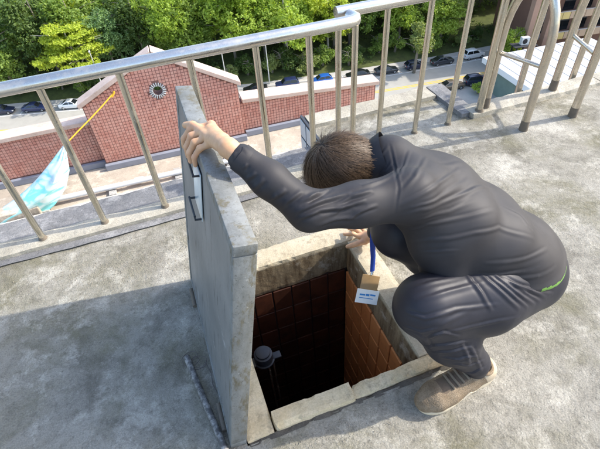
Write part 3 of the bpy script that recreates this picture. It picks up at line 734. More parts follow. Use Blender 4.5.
# ---------------------------------------------------------------- white roofed shed and the brown building
sh = tag(empty('white_shed', (52.6, 47.5, SZ-.15)), 'white flat roofed shed with dark open bays by the yard', 'shed')
wht_r = simple('white_roof_sheet', (.48, .49, .50), .6, 0, .12, .3); grn = simple('dull_green_wall', (.16, .22, .19), .8, 0, .2, 1); drk = simple('shed_inside', (.05, .045, .045), .9)
sh.rotation_euler = (0, 0, R(-4))
q = MB(); q.box(-.6, 20.5, -.6, 12.2, 4.7, 5.0); q.build('roof_slab', wht_r, sh, bevel=.05)
for k in range(9):
    q = MB(); q.box(.5+2.2*k, .58+2.2*k, -.5, 12.1, 5.001, 5.05); q.build('roof_seam', wht_r, sh)
q = MB(); q.box(-.62, 20.52, -.65, -.605, 4.1, 5.02); q.box(-.65, -.605, -.6, 12.2, 4.1, 5.02); q.build('fascia', simple('white_fascia', (.74, .76, .76), .5, 0, .06, 1), sh)
q = MB(); q.box(0, .2, 3.5, 11.5, 0, 4.69); q.box(.2, 20, 11.3, 11.5, 0, 4.69); q.box(3.2, 20, 0, .2, 0, 4.69); q.build('wall', grn, sh)
q = MB(); q.box(6, 6.2, .2, 11.3, 0, 4.69); q.build('inside_wall', drk, sh)
for x, y in ((.05, .05), (.05, 3.3), (1.6, .05), (3.0, .05)):
    q = MB(); q.box(x, x+.18, y, y+.18, 0, 4.69); q.build('column', wht, sh)
for k in range(4):
    q = MB(); q.box(4.2+3.6*k, 6.2+3.6*k, -.05, -.002, 1.6, 3.4); w = q.build('window', glass, sh)
    q = MB(); q.box(4.1+3.6*k, 6.3+3.6*k, -.08, -.003, 1.45, 1.595); q.build('sill', wht, w)

bb = tag(empty('brown_building', (63.5, 64.5, SZ-.15), (0, 0, R(-9))), 'brown building with tall columns and panelled balconies behind the white shed', 'building')
brn = simple('brown_wall', (.22, .12, .085), .8, 0, .15, .6); brc = simple('brown_column', (.34, .21, .15), .7, 0, .12, .6); pan_y = simple('ochre_panel', (.55, .42, .16), .7, 0, .15, .8); pan_b = simple('tan_panel', (.42, .30, .20), .7, 0, .15, .8); slabm = simple('balcony_slab', (.40, .37, .33), .8, 0, .15, .6)
q = MB(); q.box(5, 36, 2.5, 16, 0, 17); q.build('wall', brn, bb)
for x in (1.2, 4.8, 14.5, 24, 33):
    q = MB(); q.box(x, x+1.1, -1.2 if x < 6 else .2, 0.0 if x < 6 else 1.3, 0, 17); q.build('column', brc, bb, bevel=.06)
for fl_ in range(4):
    z = 3.4+3.6*fl_
    q = MB(); q.box(5.2, 35.5, .1, 2.498, z, z+.25); q.build('floor_slab', slabm, bb, bevel=.03)
    for k in range(20):
        q = MB(); q.box(5.3+1.5*k, 6.72+1.5*k, -.02, .095, z-.15, z+1.1); q.build('balcony_panel', pan_y if k < 3 else pan_b, bb, bevel=.02, seg=1)
    q = MB(); q.box(5.25, 35.4, -.08, .2, z+1.105, z+1.2); q.build('hand_rail', slabm, bb)
    for k in range(8):
        q = MB(); q.box(6.2+3.6*k, 8.4+3.6*k, 2.44, 2.499, z+.5, z+2.9); w = q.build('window', glass, bb)
        q = MB(); q.box(6.1+3.6*k, 8.5+3.6*k, 2.40, 2.438, z+2.901, z+3.05); q.build('frame', slabm, w)
q = MB(); q.box(.2, 36.5, -1.5, 17, 17.001, 17.5); q.build('roof', slabm, bb, bevel=.05)
ac = empty('air_conditioner', (62.2, 61.0, -31.2), (0, 0, R(-12)))
tag(ac, 'grey outdoor air conditioner on a steel frame beside the brown columns', 'air conditioner')
acm = simple('ac_case', (.60, .60, .57), .5, 0, .08, 2)
q = MB(); q.box(-.7, .7, -.4, .4, 0, 1.3); q.build('case', acm, ac, bevel=.06)
q = MB(); disc_m = 24
q.add([(.45*math.cos(2*math.pi*k/disc_m)-.12, -.41, .65+.45*math.sin(2*math.pi*k/disc_m)) for k in range(disc_m)], [tuple(range(disc_m))]); q.build('fan', trim, ac)
q = MB()
for x in (-1.6, -.6, .6, 1.6):
    for y in (-.9, .7): q.box(x-.07, x+.07, y-.07, y+.07, -4.95, -.102)
q.box(-2.1, 2.1, -1.1, 1.0, -.10, -.002); q.build('stand', simple('dark_stand', (.05, .05, .055), .6, .3), ac)
# ================================================================== wooded slope across the street
def hz(x, y):
    o = y - cl(max(-118, min(136, x))).y
    return SZ + .1 + max(0, o-4)*.10 + 1.5*mnoise.noise(Vector((x*.03, y*.03, 0)))*min(1, max(0, (o-4)/12))
q = MB(); nx, ny = 90, 40; V = []
for i in range(nx+1):
    x = -118 + 254*i/nx
    for j in range(ny+1):
        y = cl(x).y + 3.25 + (j/ny)**1.6*170; V.append((x, y, hz(x, y)))
q.add(V, [(i*(ny+1)+j, (i+1)*(ny+1)+j, (i+1)*(ny+1)+j+1, i*(ny+1)+j+1) for i in range(nx) for j in range(ny)])
t = NT('slope_soil'); v = t.pos(); c = t.mix(t.ramp(t.noise(v, .6, 8, .7), [(.35, 0.0), (.65, 1.0)]), (.055, .065, .025), (.10, .12, .035))
tag(q.build('hillside', t.done(c, .95, 0, .2), None, True), kind='structure')

def leaf_mat(name, a, b_, tr=.45):
    t = NT(name); v = t.pos(); oi = t.n('ObjectInfo')
    f = t.math('ADD', t.math('MULTIPLY', t.noise(v, .9, 4, .7), .8), t.math('MULTIPLY', oi.outputs['Random'], .25))
    c = t.mix(t.ramp(f, [(.30, 0.0), (.72, 1.0)]), a, b_)
    d = t.p; t.done(c, .55, 0, .3)
    tl = t.n('BsdfTranslucent'); hs = t.mix(1.0, c, (1.15, 1.1, .45), 'MULTIPLY'); t.l(hs, tl.inputs[0])
    mx = t.n('MixShader'); mx.inputs[0].default_value = tr; t.l(d.outputs[0], mx.inputs[1]); t.l(tl.outputs[0], mx.inputs[2]); t.l(mx.outputs[0], t.out.inputs[0])
    return t.m
LM = dict(lime=leaf_mat('lime_leaves', (.36, .47, .05), (.52, .60, .09), .5), light=leaf_mat('light_green_leaves', (.28, .41, .06), (.44, .55, .11), .5),
          mid=leaf_mat('mid_green_leaves', (.15, .25, .05), (.30, .40, .09), .48), dark=leaf_mat('dark_green_leaves', (.06, .11, .03), (.14, .21, .055)),
          olive=leaf_mat('olive_leaves', (.22, .28, .09), (.36, .42, .16), .48), blue=leaf_mat('cool_green_leaves', (.13, .24, .09), (.24, .37, .15), .48))
bark = simple('grey_bark', (.19, .165, .13), .95, 0, .3, 3); pale_bark = simple('pale_bark', (.38, .35, .29), .9, 0, .3, 3)

def crown_mesh(name, clumps, leaf, per, rs, flat=.7):
    """clumps: (centre, radii); leaf-sized faces spread over the shells of many small tufts"""
    rr = np.random.RandomState(rs); C0 = []; Nn = []
    for (cx, cy, cz), (ax_, ay_, az_), k in clumps:
        d = rr.normal(size=(k, 3)); d /= np.linalg.norm(d, axis=1)[:, None]
        rad = rr.uniform(.55, 1.05, size=(k, 1))**.6
        tc = np.array([cx, cy, cz]) + d*rad*np.array([ax_, ay_, az_])
        for c_ in tc:
            tr_ = rr.uniform(.35, .8)*leaf*3.2
            e = rr.normal(size=(per, 3))*np.array([1, 1, flat])*tr_*.55
            C0.append(c_+e); nrm = e/(np.linalg.norm(e, axis=1)[:, None]+1e-6)*.6 + np.array([0, 0, .7]) + rr.normal(size=(per, 3))*.55; Nn.append(nrm)
    C0 = np.concatenate(C0); Nn = np.concatenate(Nn); Nn /= np.linalg.norm(Nn, axis=1)[:, None]
    k = len(C0); u = np.cross(Nn, rr.normal(size=(k, 3))); u /= np.linalg.norm(u, axis=1)[:, None]; w = np.cross(Nn, u)
    s = (leaf*rr.uniform(.6, 1.3, size=(k, 1)))
    V = np.stack([C0-u*s, C0-w*s*.5, C0+u*s, C0+w*s*.5], 1).reshape(-1, 3)
    me = bpy.data.meshes.new(name); me.vertices.add(4*k); me.vertices.foreach_set('co', V.ravel())
    me.loops.add(4*k); me.loops.foreach_set('vertex_index', np.arange(4*k)); me.polygons.add(k)
    me.polygons.foreach_set('loop_start', np.arange(0, 4*k, 4)); me.polygons.foreach_set('loop_total', np.full(k, 4)); me.update(); me.validate()
    return me
def branchy(h, crown_z, spread, seed, m=None, n=9, r0=.22):
    rg_ = random.Random(seed); q = MB()
    lean = Vector((rg_.uniform(-.8, .8), rg_.uniform(-.6, .6), 0))
    q.tube([(0, 0, -.5), lean*.2+Vector((0, 0, h*.3)), lean*.6+Vector((0, 0, h*.62)), lean+Vector((0, 0, h*.92))], [r0*1.3, r0, r0*.7, r0*.25], 9)
    for k in range(n):
        a = rg_.uniform(0, 6.28); z0 = h*rg_.uniform(.35, .8); L = spread*rg_.uniform(.5, .95); p0 = lean*(z0/h*.9)+Vector((0, 0, z0)); dv = Vector((math.cos(a), math.sin(a), 0))
        q.tube([p0, p0+dv*L*.5+Vector((0, 0, L*.30)), p0+dv*L+Vector((0, 0, L*.42))], [r0*.42, r0*.26, r0*.08], 6)
    return q
rg = random.Random(5)
def round_clumps(h, w, n, seed, k):
    r_ = random.Random(seed); out = []
    for i in range(n):
        a = r_.uniform(0, 6.28); rad = w*math.sqrt(r_.uniform(0, 1))*.72; z = h*(.36 + .58*r_.uniform(0, 1)*(1-.5*(rad/w)**2))
        s = w*r_.uniform(.26, .42); out.append(((rad*math.cos(a), rad*math.sin(a), z), (s, s, s*.72), k))
    return out
def layer_clumps(h, w, seed):
    r_ = random.Random(seed); out = []
    for lay in range(6):
        z = h*(.52+.082*lay); ww = w*(1.0-.075*lay)
        for k in range(9):
            a = 2*math.pi*k/9 + lay*.5 + r_.uniform(-.2, .2); L = ww*r_.uniform(.35, .85)
            out.append(((L*math.cos(a), L*math.sin(a), z + r_.uniform(-.25, .25)), (ww*.27, ww*.22, .22), 46))
    return out
PROTO = []
def proto(kind, h, w, seed, leaf=.24, n=24, k=56, per=9):
    cl_ = layer_clumps(h, w, seed) if kind == 'layer' else round_clumps(h, w, n, seed, k)
    cm = crown_mesh('crown', cl_, leaf, per, seed, .35 if kind == 'layer' else .75)
    tr_ = branchy(h, h*.6, w, seed)
    me = bpy.data.meshes.new('trunk'); me.from_pydata(tr_.v, [], tr_.f); me.polygons.foreach_set('use_smooth', [True]*len(me.polygons))
    return cm, me, h
PR = {'layer': proto('layer', 11, 6.8, 3, .22, per=7), 'a': proto('r', 13, 5.2, 11), 'b': proto('r', 15, 6.0, 12, .26, 28), 'c': proto('r', 11, 4.2, 13, .22, 20), 'd': proto('r', 17, 6.5, 14, .27, 30), 's': proto('r', 8, 2.6, 15, .17, 9, 60)}
PR['b2'] = proto('r', 14.5, 5.6, 22, .22, 24, 56); PR['sh'] = proto('r', 3.6, 2.6, 31, .17, 9, 46)
def tree(name, pr_, leaf, x, y, s, rz, label, barkm=bark, group='trees on the wooded slope', cat='tree', z=None):
    cm, tm, h = PR[pr_]
    r = tag(empty(name, (x, y, (hz(x, y) if z is None else z)-.1), (0, 0, rz)), label, cat, group); r.scale = (s, s, s*rg.uniform(.92, 1.08))
    a = bpy.data.objects.new('crown', cm); COL.objects.link(a); a.parent = r
    if not cm.materials: cm.materials.append(LM['mid'])
    a.material_slots[0].link = 'OBJECT'; a.material_slots[0].material = LM[leaf]
    b_ = bpy.data.objects.new('trunk', tm); COL.objects.link(b_); b_.parent = r
    if not tm.materials: tm.materials.append(bark)
    b_.material_slots[0].link = 'OBJECT'; b_.material_slots[0].material = barkm
    return r
def off(x, o): return cl(x).y + o
# trees one can tell apart
tree('layered_tree', 'layer', 'lime', -12.5, off(-12.5, 6.8), 1.12, .4, 'lime green tree with flat layered tiers beyond the white sedan', pale_bark, group=None)
tree('broadleaf_tree', 'b2', 'light', 5.5, off(5.5, 9.5), 1.12, 1.0, 'bright green rounded tree rising behind the peak of the tiled gable', group=None)
tree('broadleaf_tree', 'c', 'mid', -25.5, off(-25.5, 6.5), 1.1, 2.0, 'green bushy tree behind the navy sedan and dark blue sedan', group=None)
tree('slim_tree', 'b', 'light', 25.0, off(25, 8.0), 1.02, .3, 'light green tree with a pale trunk behind the deep blue tall car', pale_bark, group=None)
tree('slim_tree', 'a', 'lime', 33.5, off(33.5, 9.5), .95, 2.3, 'yellow green tree behind the bright blue hatchback', pale_bark, group=None)
tree('roadside_tree', 's', 'olive', 45.4, off(45.4, -1.9), 1.12, .9, 'small olive green tree with a dark trunk in front of the parked cars', bark, group=None, z=SZ)
tree('broadleaf_tree', 'c', 'light', 55.5, off(55.5, 6.5), 1.0, 4.0, 'bright green tree behind the white tall car', group=None)
tree('broadleaf_tree', 'c', 'light', 62.6, 64.0, .62, 1.4, 'small bright green tree between the air conditioner and the street', group=None)
kinds = [('a', 'mid'), ('b', 'dark'), ('c', 'olive'), ('d', 'light'), ('b2', 'blue'), ('a', 'light'), ('b', 'mid'), ('d', 'olive')]
TL = {'mid': 'mid green rounded tree', 'dark': 'dark green tree', 'olive': 'olive green tree', 'blue': 'cool green tree', 'light': 'pale green rounded tree'}
def landmark(x):
    for lim, nm in ((-38, 'well past the navy sedan'), (-25, 'beyond the navy sedan'), (-18, 'beyond the dark blue sedan'), (-9, 'beyond the lime layered tree'), (0, 'beside the lime layered tree'), (9, 'beyond the tiled gable'),
                    (18, 'beyond the parked black sedan'), (25, 'beyond the deep blue tall car'), (32, 'beyond the bright blue hatchback'), (39, 'beyond the second black sedan'), (47, 'beyond the small roadside tree'), (55, 'beyond the slate sedan'), (64, 'beyond the white tall car'), (76, 'beside the brown building'), (999, 'behind the brown building')):
        if x < lim: return nm
RANK = ['front rank', 'second rank', 'third rank', 'fourth rank', 'back rank']
i = 0
for row, (o0, dx) in enumerate(((11.5, 6.6), (18.5, 7.2), (27, 8.2), (38, 9.5), (51, 11))):
    x = -52 + row*3.1
    while x < 98:
        if not (x > 66 and row < 1):
            pk, lm = kinds[(i*5 + row*3 + (i//7)) % len(kinds)]
            xx = x + rg.uniform(-1.6, 1.6)
            tree('woodland_tree', pk, lm, xx, off(xx, o0 + rg.uniform(-2, 2)), rg.uniform(.85, 1.2), rg.uniform(0, 6.28), TL[lm] + ' in the wood, ' + RANK[row] + ', ' + landmark(xx), group=TL[lm] + 's of the wood')
        x += dx; i += 1
# shrubs along the back of the pavement
for k in range(30):
    x = -40 + k*3.6 + rg.uniform(-1, 1)
    lm = rg.choice(['mid', 'dark', 'dark', 'olive'])
    tree('shrub', 'sh', lm, x, off(x, 5.0 + rg.uniform(0, 3.0)), rg.uniform(.6, 1.15), rg.uniform(0, 6), {'mid': 'mid green', 'dark': 'dark green', 'olive': 'olive green'}[lm] + ' shrub behind the pavement, ' + landmark(x), group=lm + ' shrubs behind the pavement', cat='shrub')
# undergrowth between the trunks
rr = np.random.RandomState(9); cl2 = []
for k in range(420):
    x = rr.uniform(-60, 100); o_ = rr.uniform(6, 44); y = off(x, o_); cl2.append(((x, y, hz(x, y)+.35), (1.6, 1.6, .7), 8))
um = crown_mesh('undergrowth', cl2, .26, 8, 77); um.materials.append(LM['dark'])
tag(link('undergrowth', um), 'dense dark undergrowth between the trees of the wooded slope', 'undergrowth', kind='stuff')
tree('shrub', 'sh', 'light', 51.0, 57.0, .5, 1.0, 'bright green shrub in front of the shed', group=None, cat='shrub', z=SZ-.1)
# ================================================================== the person squatting at the hatch
def V(*a): return np.array(a, dtype=np.float64)
def unit(v): return v/np.linalg.norm(v)
class SDF:
    def __init__(self, lo, hi, h):
        self.h = h; self.lo = V(*lo); n = np.ceil((V(*hi)-self.lo)/h).astype(int)+1
        self.ax = [self.lo[i]+h*np.arange(n[i]) for i in range(3)]
        self.F = np.full(n, .2, dtype=np.float32)
    def block(self, lo, hi):
        s = []
        for i in range(3):
            a = int(max(0, np.floor((lo[i]-self.lo[i])/self.h))); b = int(min(len(self.ax[i]), np.ceil((hi[i]-self.lo[i])/self.h)+1)); s.append(slice(a, max(a, b)))
        return tuple(s), [self.ax[i][s[i]].astype(np.float32) for i in range(3)]
    def put(self, fn, lo, hi, k, mode='add'):
        s, (x, y, z) = self.block(lo, hi)
        if 0 in self.F[s].shape: return
        d = fn(x[:, None, None], y[None, :, None], z[None, None, :])
        f = self.F[s]
        if mode == 'add':
            if k > 0:
                hh = np.clip(.5+.5*(d-f)/k, 0, 1); self.F[s] = d*(1-hh)+f*hh-k*hh*(1-hh)
            else: self.F[s] = np.minimum(f, d)
        else:
            if k > 0:
                hh = np.clip(.5-.5*(-d-f)/k, 0, 1); hh = np.clip(.5+.5*(-d-f)/k, 0, 1); self.F[s] = f*(1-hh)+(-d)*hh+k*hh*(1-hh)
            else: self.F[s] = np.maximum(f, -d)
    def cone(self, a, b, ra, rb, k=.02, w=None, s=1.0, mode='add'):
        a = V(*a); b = V(*b); m = max(ra, rb)*max(1, s)+k+.03
        lo = np.minimum(a, b)-m; hi = np.maximum(a, b)+m; ab = b-a; L2 = float(ab@ab)+1e-12
        if w is not None: w = unit(V(*w))
        def fn(x, y, z):
            px, py, pz = x-a[0], y-a[1], z-a[2]
            t = np.clip((px*ab[0]+py*ab[1]+pz*ab[2])/L2, 0, 1)
            qx, qy, qz = px-t*ab[0], py-t*ab[1], pz-t*ab[2]
            d2 = qx*qx+qy*qy+qz*qz
            if w is not None:
                c = qx*w[0]+qy*w[1]+qz*w[2]; d2 = np.maximum(d2-c*c*(1-1/(s*s)), 0)
            return np.sqrt(d2)-(ra+(rb-ra)*t)
        self.put(fn, lo, hi, k, mode)
    def chain(self, pts, rs, k=.02, **kw):
        for i in range(len(pts)-1): self.cone(pts[i], pts[i+1], rs[i], rs[i+1], k, **kw)
    def ell(self, c, axes, r, k=.02, mode='add'):
        c = V(*c); A = np.array([unit(V(*a)) for a in axes]); r = V(*r); m = r.max()+k+.03
        def fn(x, y, z):
            px, py, pz = x-c[0], y-c[1], z-c[2]; q = 0; g = 0
            for i in range(3):
                e = px*A[i][0]+py*A[i][1]+pz*A[i][2]; q = q+(e/r[i])**2; g = g+(e/(r[i]*r[i]))**2
            k0 = np.sqrt(q)+1e-9; k1 = np.sqrt(g)+1e-9
            return k0*(k0-1)/k1
        self.put(fn, c-m, c+m, k, mode)
    def half(self, p, n, reach):
        """cut away everything on the side n points to, near p"""
        p = V(*p); n = unit(V(*n))
        def fn(x, y, z): return -((x-p[0])*n[0]+(y-p[1])*n[1]+(z-p[2])*n[2])
        self.put(fn, p-reach, p+reach, .0, 'cut')
    def mesh(self):
        F = self.F; S = F < 0
        c = [S[i:S.shape[0]-1+i, j:S.shape[1]-1+j, k:S.shape[2]-1+k] for i in (0, 1) for j in (0, 1) for k in (0, 1)]
        sm = sum(q.astype(np.int8) for q in c); act = (sm > 0) & (sm < 8); idx = np.argwhere(act)
        vid = np.full(act.shape, -1, dtype=np.int32); vid[act] = np.arange(len(idx))
        acc = np.zeros((len(idx), 3)); cnt = np.zeros(len(idx))
        C = [(i, j, k) for i in (0, 1) for j in (0, 1) for k in (0, 1)]
        vals = {q: F[idx[:, 0]+q[0], idx[:, 1]+q[1], idx[:, 2]+q[2]] for q in C}
        for a in C:
            for d in range(3):
                if a[d] == 0:
                    b = list(a); b[d] = 1; b = tuple(b); va, vb = vals[a], vals[b]; m = (va < 0) != (vb < 0)
                    t = np.where(m, va/np.where(m, va-vb, 1), 0); p = np.tile(np.array(a, float), (len(idx), 1)); p[:, d] += t
                    acc[m] += p[m]; cnt[m] += 1
        P = self.lo + (idx + acc/np.maximum(cnt, 1)[:, None])*self.h
        quads = []
        for d in range(3):
            e = [slice(None)]*3; e2 = [slice(None)]*3; e[d] = slice(0, -1); e2[d] = slice(1, None)
            A, B = S[tuple(e)], S[tuple(e2)]; o = [k for k in range(3) if k != d]
            for flip, M_ in ((0, A & ~B), (1, ~A & B)):
                q = np.argwhere(M_); q = q[(q[:, o[0]] > 0) & (q[:, o[1]] > 0) & (q[:, o[0]] < vid.shape[o[0]]) & (q[:, o[1]] < vid.shape[o[1]])]
                if not len(q): continue
                r = []
                for da, db in ((-1, -1), (0, -1), (0, 0), (-1, 0)):
                    w = q.copy(); w[:, o[0]] += da; w[:, o[1]] += db; r.append(vid[w[:, 0], w[:, 1], w[:, 2]])
                r = np.stack(r, 1)
                if (flip == 1) ^ (d == 1): r = r[:, ::-1]
                quads.append(r)
        Q = np.concatenate(quads); Q = Q[(Q >= 0).all(1)]
        return P, Q
def vnormals(P, Q):
    n = np.cross(P[Q[:, 2]]-P[Q[:, 0]], P[Q[:, 3]]-P[Q[:, 1]]); N = np.zeros_like(P)
    for k in range(4): np.add.at(N, Q[:, k], n)
    return N/(np.linalg.norm(N, axis=1)[:, None]+1e-12)
def relax(P, Q, it=2, f=.5):
    E = np.concatenate([Q[:, [0, 1]], Q[:, [1, 2]], Q[:, [2, 3]], Q[:, [3, 0]]])
    for _ in range(it):
        A = np.zeros_like(P); c = np.zeros(len(P))
        np.add.at(A, E[:, 0], P[E[:, 1]]); np.add.at(A, E[:, 1], P[E[:, 0]]); np.add.at(c, E[:, 0], 1); np.add.at(c, E[:, 1], 1)
        P = P + f*(A/np.maximum(c, 1)[:, None]-P)
    return P
def qmesh(name, P, Q, m, parent):
    me = bpy.data.meshes.new(name); n = len(Q)
    me.vertices.add(len(P)); me.vertices.foreach_set('co', P.ravel()); me.loops.add(4*n); me.loops.foreach_set('vertex_index', Q.ravel().astype(np.int32))
    me.polygons.add(n); me.polygons.foreach_set('loop_start', np.arange(0, 4*n, 4)); me.polygons.foreach_set('loop_total', np.full(n, 4))
    me.polygons.foreach_set('use_smooth', np.ones(n, dtype=bool)); me.update(); me.validate()
    for k in (m if isinstance(m, list) else [m]): me.materials.append(k)
    o = link(name, me, None, parent); o.location = -Vector(parent.location); return o
def ridged(P, frame, scale, seed=0):
    q = P@np.array(frame).T*np.array(scale); out = np.empty(len(P))
    for i, p in enumerate(q):
        v = mnoise.noise(Vector((p[0]+seed, p[1], p[2])))
        out[i] = (1-2.2*abs(v))
    return out
def soft(P, sc, seed=0):
    out = np.empty(len(P))
    for i, p in enumerate(P*sc): out[i] = mnoise.noise(Vector((p[0]+seed, p[1], p[2])))
    return out
def fold(P, N, strokes):
    """explicit creases: (a, b, width, height) segments; positive = ridge, negative = groove"""
    D = np.zeros(len(P))
    for a, b, w, hgt in strokes:
        a = V(*a); b = V(*b); ab = b-a; t = np.clip(((P-a)@ab)/(ab@ab), 0, 1); q = P-(a+t[:, None]*ab)
        d = np.linalg.norm(q, axis=1); taper = np.sin(np.pi*np.clip(t*.9+.05, 0, 1))**.6
        near = np.exp(-(d/w)**2); D += hgt*taper*(near-.55*np.exp(-((d-1.9*w)/w)**2))
    return D

TROUSER_FOLDS = [
    (0.006, 0.005, [(0.714, 0.629, 0.549), (0.725, 0.592, 0.544), (0.743, 0.563, 0.528), (0.765, 0.538, 0.502), (0.798, 0.52, 0.46)]),
    (0.006, 0.0055, [(0.745, 0.616, 0.547), (0.764, 0.582, 0.537), (0.79, 0.553, 0.517), (0.82, 0.537, 0.487), (0.875, 0.534, 0.427)]),
    (0.005, 0.0055, [(0.767, 0.598, 0.54), (0.793, 0.572, 0.53), (0.829, 0.555, 0.505), (0.874, 0.547, 0.469), (0.934, 0.546, 0.416)]),
    (0.005, 0.005, [(0.796, 0.566, 0.527), (0.832, 0.558, 0.505), (0.876, 0.555, 0.473), (0.914, 0.551, 0.449), (0.962, 0.552, 0.415)]),
    (0.006, 0.005, [(0.677, 0.639, 0.55), (0.678, 0.605, 0.549), (0.686, 0.579, 0.538), (0.693, 0.553, 0.515), (0.707, 0.533, 0.482)]),
    (0.005, 0.005, [(0.729, 0.623, 0.548), (0.745, 0.587, 0.54), (0.768, 0.558, 0.522), (0.792, 0.536, 0.496), (0.836, 0.525, 0.443)]),
    (0.005, 0.0045, [(0.754, 0.606, 0.546), (0.779, 0.578, 0.532), (0.812, 0.556, 0.508), (0.85, 0.543, 0.474), (0.904, 0.539, 0.42)]),
    (0.005, 0.004, [(0.783, 0.581, 0.534), (0.808, 0.561, 0.522), (0.848, 0.551, 0.492), (0.893, 0.548, 0.458), (0.948, 0.549, 0.415)]),
    (0.005, 0.0055, [(0.512, 0.55, 0.44), (0.526, 0.536, 0.465), (0.549, 0.532, 0.471), (0.578, 0.527, 0.45), (0.613, 0.528, 0.418)]),
    (0.005, 0.0055, [(0.535, 0.575, 0.346), (0.549, 0.543, 0.39), (0.579, 0.53, 0.394), (0.618, 0.526, 0.389), (0.665, 0.529, 0.37)]),
    (0.008, 0.0025, [(0.539, 0.539, 0.5), (0.563, 0.538, 0.507), (0.589, 0.541, 0.507), (0.617, 0.544, 0.506), (0.646, 0.547, 0.506)]),
    (0.005, 0.0045, [(0.557, 0.568, 0.31), (0.569, 0.538, 0.349), (0.597, 0.524, 0.353), (0.63, 0.519, 0.357), (0.673, 0.521, 0.343)]),
    (0.006, 0.005, [(0.658, 0.523, 0.356), (0.667, 0.511, 0.332), (0.685, 0.506, 0.292), (0.715, 0.51, 0.223), (0.737, 0.507, 0.167)]),
    (0.005, 0.0045, [(0.608, 0.519, 0.285), (0.629, 0.508, 0.283), (0.663, 0.507, 0.256), (0.7, 0.511, 0.243), (0.748, 0.522, 0.212)]),
    (0.005, 0.0045, [(0.681, 0.526, 0.174), (0.703, 0.514, 0.173), (0.721, 0.508, 0.19), (0.753, 0.512, 0.181)]),
    (0.006, 0.004, [(0.624, 0.524, 0.385), (0.635, 0.516, 0.356), (0.647, 0.508, 0.325), (0.652, 0.502, 0.301), (0.672, 0.508, 0.249)]),
    (0.005, 0.004, [(0.576, 0.542, 0.31), (0.594, 0.525, 0.317), (0.618, 0.512, 0.314), (0.646, 0.505, 0.322), (0.699, 0.517, 0.283)]),
    (0.006, 0.0035, [(0.473, 0.577, 0.466), (0.488, 0.559, 0.457), (0.511, 0.551, 0.43), (0.533, 0.556, 0.382), (0.551, 0.555, 0.345)]),
    (0.007, 0.0032, [(0.496, 0.606, 0.547), (0.541, 0.595, 0.562), (0.598, 0.597, 0.556), (0.662, 0.598, 0.545), (0.722, 0.594, 0.543)]),
    (0.006, 0.0032, [(0.489, 0.571, 0.512), (0.534, 0.556, 0.531), (0.592, 0.555, 0.525), (0.665, 0.549, 0.507), (0.734, 0.539, 0.497)]),
    (0.006, 0.003, [(0.546, 0.531, 0.469), (0.609, 0.53, 0.456), (0.672, 0.527, 0.447), (0.731, 0.517, 0.449), (0.801, 0.513, 0.438)]),
    (0.006, 0.003, [(0.508, 0.645, 0.556), (0.539, 0.636, 0.567), (0.577, 0.635, 0.566), (0.619, 0.634, 0.558), (0.661, 0.631, 0.552)]),
    (0.005, 0.003, [(0.469, 0.606, 0.514), (0.485, 0.583, 0.522), (0.505, 0.564, 0.522), (0.53, 0.556, 0.529), (0.558, 0.552, 0.528)]),
    (0.005, 0.003, [(0.462, 0.6, 0.464), (0.474, 0.575, 0.475), (0.492, 0.556, 0.474), (0.513, 0.544, 0.488), (0.539, 0.537, 0.493)]),
]
